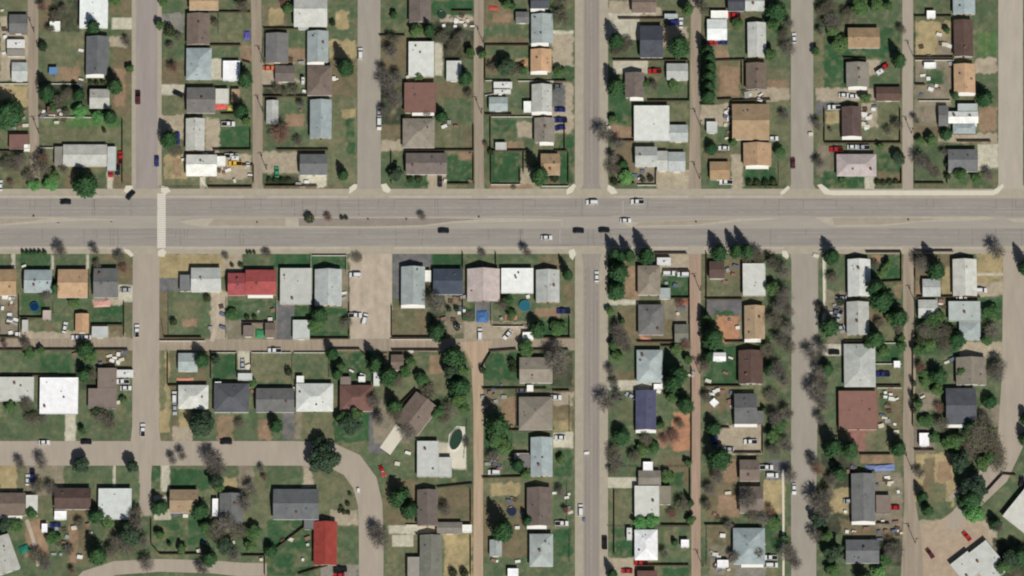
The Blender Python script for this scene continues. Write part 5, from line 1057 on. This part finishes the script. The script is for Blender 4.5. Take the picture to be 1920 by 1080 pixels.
# ---------------------------------------------------------------- poles, trampolines, pools, yard things
for item in POLES.split('|'):
    x, y, h = map(float, item.split()); r = empty('utility_pole', (*G(x, y), 0), R(random.uniform(-8, 8)))
    mb = MB(); mb.tube((0, 0, -.2), (0, 0, h), .17, .11, 8); mb.build('pole', M['pole'], r)
    mb = MB(); mb.box(-1.2, -.06, h - .7, 1.2, .06, h - .56); mb.build('crossarm', M['pole'], r)
    for xx in (-1.1, -.6, .6, 1.1): mb = MB(); mb.tube((xx, 0, h - .56), (xx, 0, h - .38), .04, .03, 6); mb.build('insulator', M['trim'], r)
    mb = MB(); mb.tube((.3, 0, h - 2.2), (.3, 0, h - 1.3), .24, .24, 10); mb.build('transformer', M['metal'], r)
    reg(r, 'wooden utility pole', 'pole', 'utility poles along the alleys', x, y)
def disc(name, x, y, rr, h, top, side, look, cat, ring=True):
    r = empty(name, (*G(x, y), 0)); mb = MB(); k = 20
    pts = [(math.cos(i * 2 * math.pi / k) * rr, math.sin(i * 2 * math.pi / k) * rr) for i in range(k)]
    if cat == 'trampoline':
        mb.prism([(a * .9, b * .9) for a, b in pts], h - .02, h); mb.build('mat', top, r)
        mb = MB()
        for i in range(k):
            a, b = pts[i], pts[(i + 1) % k]; mb.tube((*a, h), (*b, h), .07, .07, 5)
        mb.build('rim', side, r)
        for i in range(0, k, 5): mb = MB(); mb.tube((*pts[i], 0), (*pts[i], h), .04); mb.build('leg', side, r)
    else:
        mb = MB()
        for i in range(k):
            a, b = pts[i], pts[(i + 1) % k]; n = len(mb.v); s = .93
            mb.v += [(*a, 0), (*b, 0), (*b, h), (*a, h), (a[0] * s, a[1] * s, h), (b[0] * s, b[1] * s, h), (a[0] * s, a[1] * s, 0), (b[0] * s, b[1] * s, 0)]
            mb.f += [(n, n + 1, n + 2, n + 3), (n + 3, n + 2, n + 5, n + 4), (n + 4, n + 5, n + 7, n + 6)]
        mb.build('pool_wall', side, r); mb = MB(); mb.prism([(a * .935, b * .935) for a, b in pts], .02, h - .15); mb.build('pool_water', top, r)
    reg(r, look, cat, 'trampolines and pools in the back yards', x, y)
navy = solid('navy_mat', (26, 36, 62), .7); dgr = solid('green_mat', (32, 60, 44), .7)
disc('trampoline', 829, 29, 1.9, .85, dgr, M['metal'], 'dark green round trampoline', 'trampoline')
disc('swimming_pool', 65, 576, 1.9, 1.0, solid('dark_pool_water', (18, 50, 84), .1), solid('blue_liner', (50, 96, 140), .5), 'dark blue round pool', 'pool')
disc('trampoline', 960, 960, 2.0, .85, navy, M['metal'], 'navy round trampoline', 'trampoline')
disc('swimming_pool', 984, 574, 2.3, 1.0, M['water'], solid('teal_liner', (70, 120, 134), .5), 'teal round pool', 'pool')
disc('swimming_pool', 978, 365 + 600, .8, .5, M['water'], M['trim'], 'tiny round tub', 'tub')
# oval covered pool by the cream patio
r = empty('swimming_pool', (*G(855, 824), 0), R(72)); k = 24
for nm_, s, z0, z1, mt in (('pool_wall', 1, 0, .5, M['trim']), ('pool_cover', .94, .5, .58, dgr)):
    mb = MB(); mb.prism([(math.cos(i * 2 * math.pi / k) * 4.9 * s, math.sin(i * 2 * math.pi / k) * 2.5 * s) for i in range(k)], z0, z1); mb.build(nm_, mt, r)
reg(r, 'dark green oval covered pool', 'pool', 'trampolines and pools in the back yards', 855, 824)
def tarp(x, y, w_, d_, rz, c, look, seed, h=.9):
    rs = random.Random(seed); r = empty('tarp_pile', (*G(x, y), 0), R(rz)); mb = MB(); n = 9
    for j in range(n):
        for i in range(n):
            u, v = i / (n - 1) * 2 - 1, j / (n - 1) * 2 - 1; zz = h * (1 - max(abs(u), abs(v)) ** 3) * rs.uniform(.7, 1.1)
            mb.v.append((u * w_ / 2 * (1 + rs.uniform(-.04, .04)), v * d_ / 2 * (1 + rs.uniform(-.04, .04)), max(.03, zz)))
    for j in range(n - 1):
        for i in range(n - 1): a = j * n + i; mb.f.append((a, a + 1, a + n + 1, a + n))
    o = mb.build('tarp', M['plain'], r); o.color = lrgba(c)
    mb = MB(); mb.box(-w_ * .35, -d_ * .35, 0, w_ * .35, d_ * .35, h * .45); mb.build('stacked_goods', M['wood'], r)
    reg(r, look, 'tarp', 'tarpaulins over stored goods', x, y)
tarp(904, 593, 4.6, 5.2, 4, (66, 104, 152), 'bright blue tarp', 1); tarp(413, 199, 5.2, 2.8, 4, (206, 88, 84), 'coral red tarp', 2)
tarp(431, 202, 2.4, 2.4, 0, (186, 168, 92), 'yellow tarp', 3); tarp(488, 625, 4.2, 4, 0, (60, 128, 84), 'green tarp', 4); tarp(463, 66, 2.8, 4, 0, (92, 82, 148), 'purple tarp', 5)
tarp(45, 1029, 4.6, 3.6, 24, (30, 108, 88), 'teal green tarp', 6); tarp(958, 595, 5, 2, 0, (188, 120, 100), 'salmon tarp', 7, .5); tarp(1210, 634, 4.5, 2, 0, (186, 138, 112), 'peach tarp', 8, .4)
tarp(1650, 877, 12, 3.0, 3, (112, 126, 164), 'long pale blue tarp', 15, 1.1); tarp(1345, 73, 7, 1.2, 0, (120, 40, 60), 'dark red tarp', 9, .6); tarp(925, 15, 4.2, 1.8, -10, (176, 74, 66), 'brick red tarp', 10, .6); tarp(983, 117, 1.4, 2.2, 0, (214, 122, 92), 'orange tarp', 11, .6)
tarp(347, 711, 7, 1.2, 0, (196, 132, 112), 'peach pink tarp', 12, .4); tarp(191, 569, 7, 3, 3, (196, 150, 140), 'pale pink tarp', 13, .6); tarp(1280, 567, 5, 1.6, -5, (156, 88, 74), 'rust red tarp', 14, .6)
BX = [(214, 212, 204), (200, 194, 176), (150, 150, 146), (92, 104, 122), (134, 104, 92), (218, 218, 212)]; BN = ['white', 'cream', 'grey', 'blue', 'rusty', 'white']
rq = random.Random(11); EXTRA = []
for x0, y0, x1, y1, n in ((2, 556, 34, 630, 9), (828, 30, 886, 54, 7), (1358, 205, 1371, 262, 6), (1617, 200, 1645, 242, 6), (1648, 732, 1688, 800, 10), (1326, 728, 1374, 768, 7), (412, 300, 470, 344, 6), (188, 660, 234, 684, 7),
                          (1645, 978, 1688, 1010, 7), (1600, 866, 1610, 885, 2), (1400, 170, 1440, 190, 4), (1326, 1035, 1374, 1075, 8), (100, 988, 145, 1050, 7), (1560, 555, 1585, 625, 5), (836, 552, 872, 620, 7), (908, 845, 940, 880, 5),
                          (76, 206, 118, 235, 6), (1722, 62, 1786, 180, 9), (1643, 892, 1686, 925, 5), (470, 580, 515, 602, 3), (905, 735, 940, 790, 5), (1225, 515, 1290, 555, 3), (640, 690, 700, 710, 3), (1762, 565, 1776, 590, 3),
                          (1575, 975, 1640, 1008, 5), (1270, 575, 1292, 600, 3), (355, 1000, 440, 1040, 4), (5, 205, 50, 245, 4), (1350, 490, 1385, 520, 3), (1030, 905, 1070, 975, 4), (925, 1045, 985, 1065, 3)):
    for _ in range(n): EXTRA.append(f"{'b' if rq.random() < .85 else 't'} {rq.uniform(x0, x1):.1f} {rq.uniform(y0, y1):.1f}")
for i, item in enumerate(CLUTTER.strip().replace('\n', '|').split('|') + EXTRA):
    k, x, y = item.split(); x, y = float(x), float(y); rs = random.Random(i)
    if k == 'b':
        r = empty('storage_box', (*G(x, y), 0), rs.uniform(-.4, .4)); ci = rs.randrange(6); w_, d_, h_ = rs.uniform(.5, 1.3), rs.uniform(.4, .8), rs.uniform(.5, 1.1)
        mb = MB(); mb.prism([(-w_ * .9, -d_ * .9), (w_ * .9, -d_ * .9), (w_ * .9, d_ * .9), (-w_ * .9, d_ * .9)], 0, h_); o = mb.build('bin', M['plain'], r); o.color = lrgba(BX[ci])
        mb = MB(); mb.box(-w_, -d_, h_, w_, d_, h_ + .08); o = mb.build('lid', M['plain'], r); o.color = lrgba(BX[ci])
        reg(r, f"{'large' if w_ > .9 else 'small'} {BN[ci]} storage box", 'box', 'storage boxes in the yards', x, y)
    else:
        r = empty('picnic_table', (*G(x, y), 0), rs.uniform(-.6, .6)); mb = MB(); mb.box(-1, -.4, .7, 1, .4, .76); mb.build('tabletop', M['wfence' if rs.random() < .4 else 'wood'], r)
        for s in (-1, 1):
            mb = MB(); mb.box(-1, s * .75 - .14, .42, 1, s * .75 + .14, .47); mb.build('bench', M['wood'], r)
            mb = MB(); mb.box(s * .7 - .05, -.85, .36, s * .7 + .05, .85, .42); mb.tube((s * .7, -.75, 0), (s * .7, -.25, .7), .05); mb.tube((s * .7, .75, 0), (s * .7, .25, .7), .05); mb.build('leg', M['wood'], r)
        reg(r, 'picnic table', 'table', 'picnic tables in the yards', x, y)

# ---------------------------------------------------------------- labels
ORD = 'first second third fourth fifth sixth seventh eighth ninth tenth eleventh twelfth thirteenth fourteenth fifteenth sixteenth seventeenth eighteenth nineteenth twentieth'.split()
ORD += ['twenty-' + o for o in ORD[:9]] + ['thirtieth'] + ['thirty-' + o for o in ORD[:9]]
BD = [(62, 'first alley'), (275, 'first street'), (482, 'second alley'), (690, 'second street'), (897, 'third alley'), (1108, 'third street'), (1303, 'fourth alley'), (1505, 'fourth street'), (1702, 'fifth alley'), (1893, 'fifth street')]
def zone(x, y):
    if 371 <= y <= 462: return 'on the wide avenue', 'x'
    if y < 371 or x > 1108:
        nm = 'left of the first alley'
        for b, s in BD:
            if x >= b: nm = 'right of the ' + s
        return f"{'above' if y < 371 else 'below'} avenue, {nm}", 'y'
    if y < 648: return 'just below the avenue', 'x'
    if y < 850: return 'below the cross alley', 'x'
    return 'below the curved road', 'x'
grp = {}
for o, look, x, y in REG:
    zn, ax = zone(x, y); grp.setdefault((look, zn, ax), []).append((x if ax == 'x' else y, x + y * .01, o))
seen = {}
for (look, zn, ax), L_ in grp.items():
    L_.sort(key=lambda t: t[:2]); n = len(L_)
    for i, (_, _, o) in enumerate(L_):
        if n == 1: s = f"{look} {zn}"
        else: s = f"{look}, {ORD[i]} from the {'left' if ax == 'x' else 'top'}, {zn}"
        o['label'] = s; seen[s] = seen.get(s, 0) + 1
        if len(s.split()) > 16: print('LONG', s)
print('THINGS', len(REG), 'dup', [k for k, v in seen.items() if v > 1][:5], 'objects', len(bpy.data.objects))
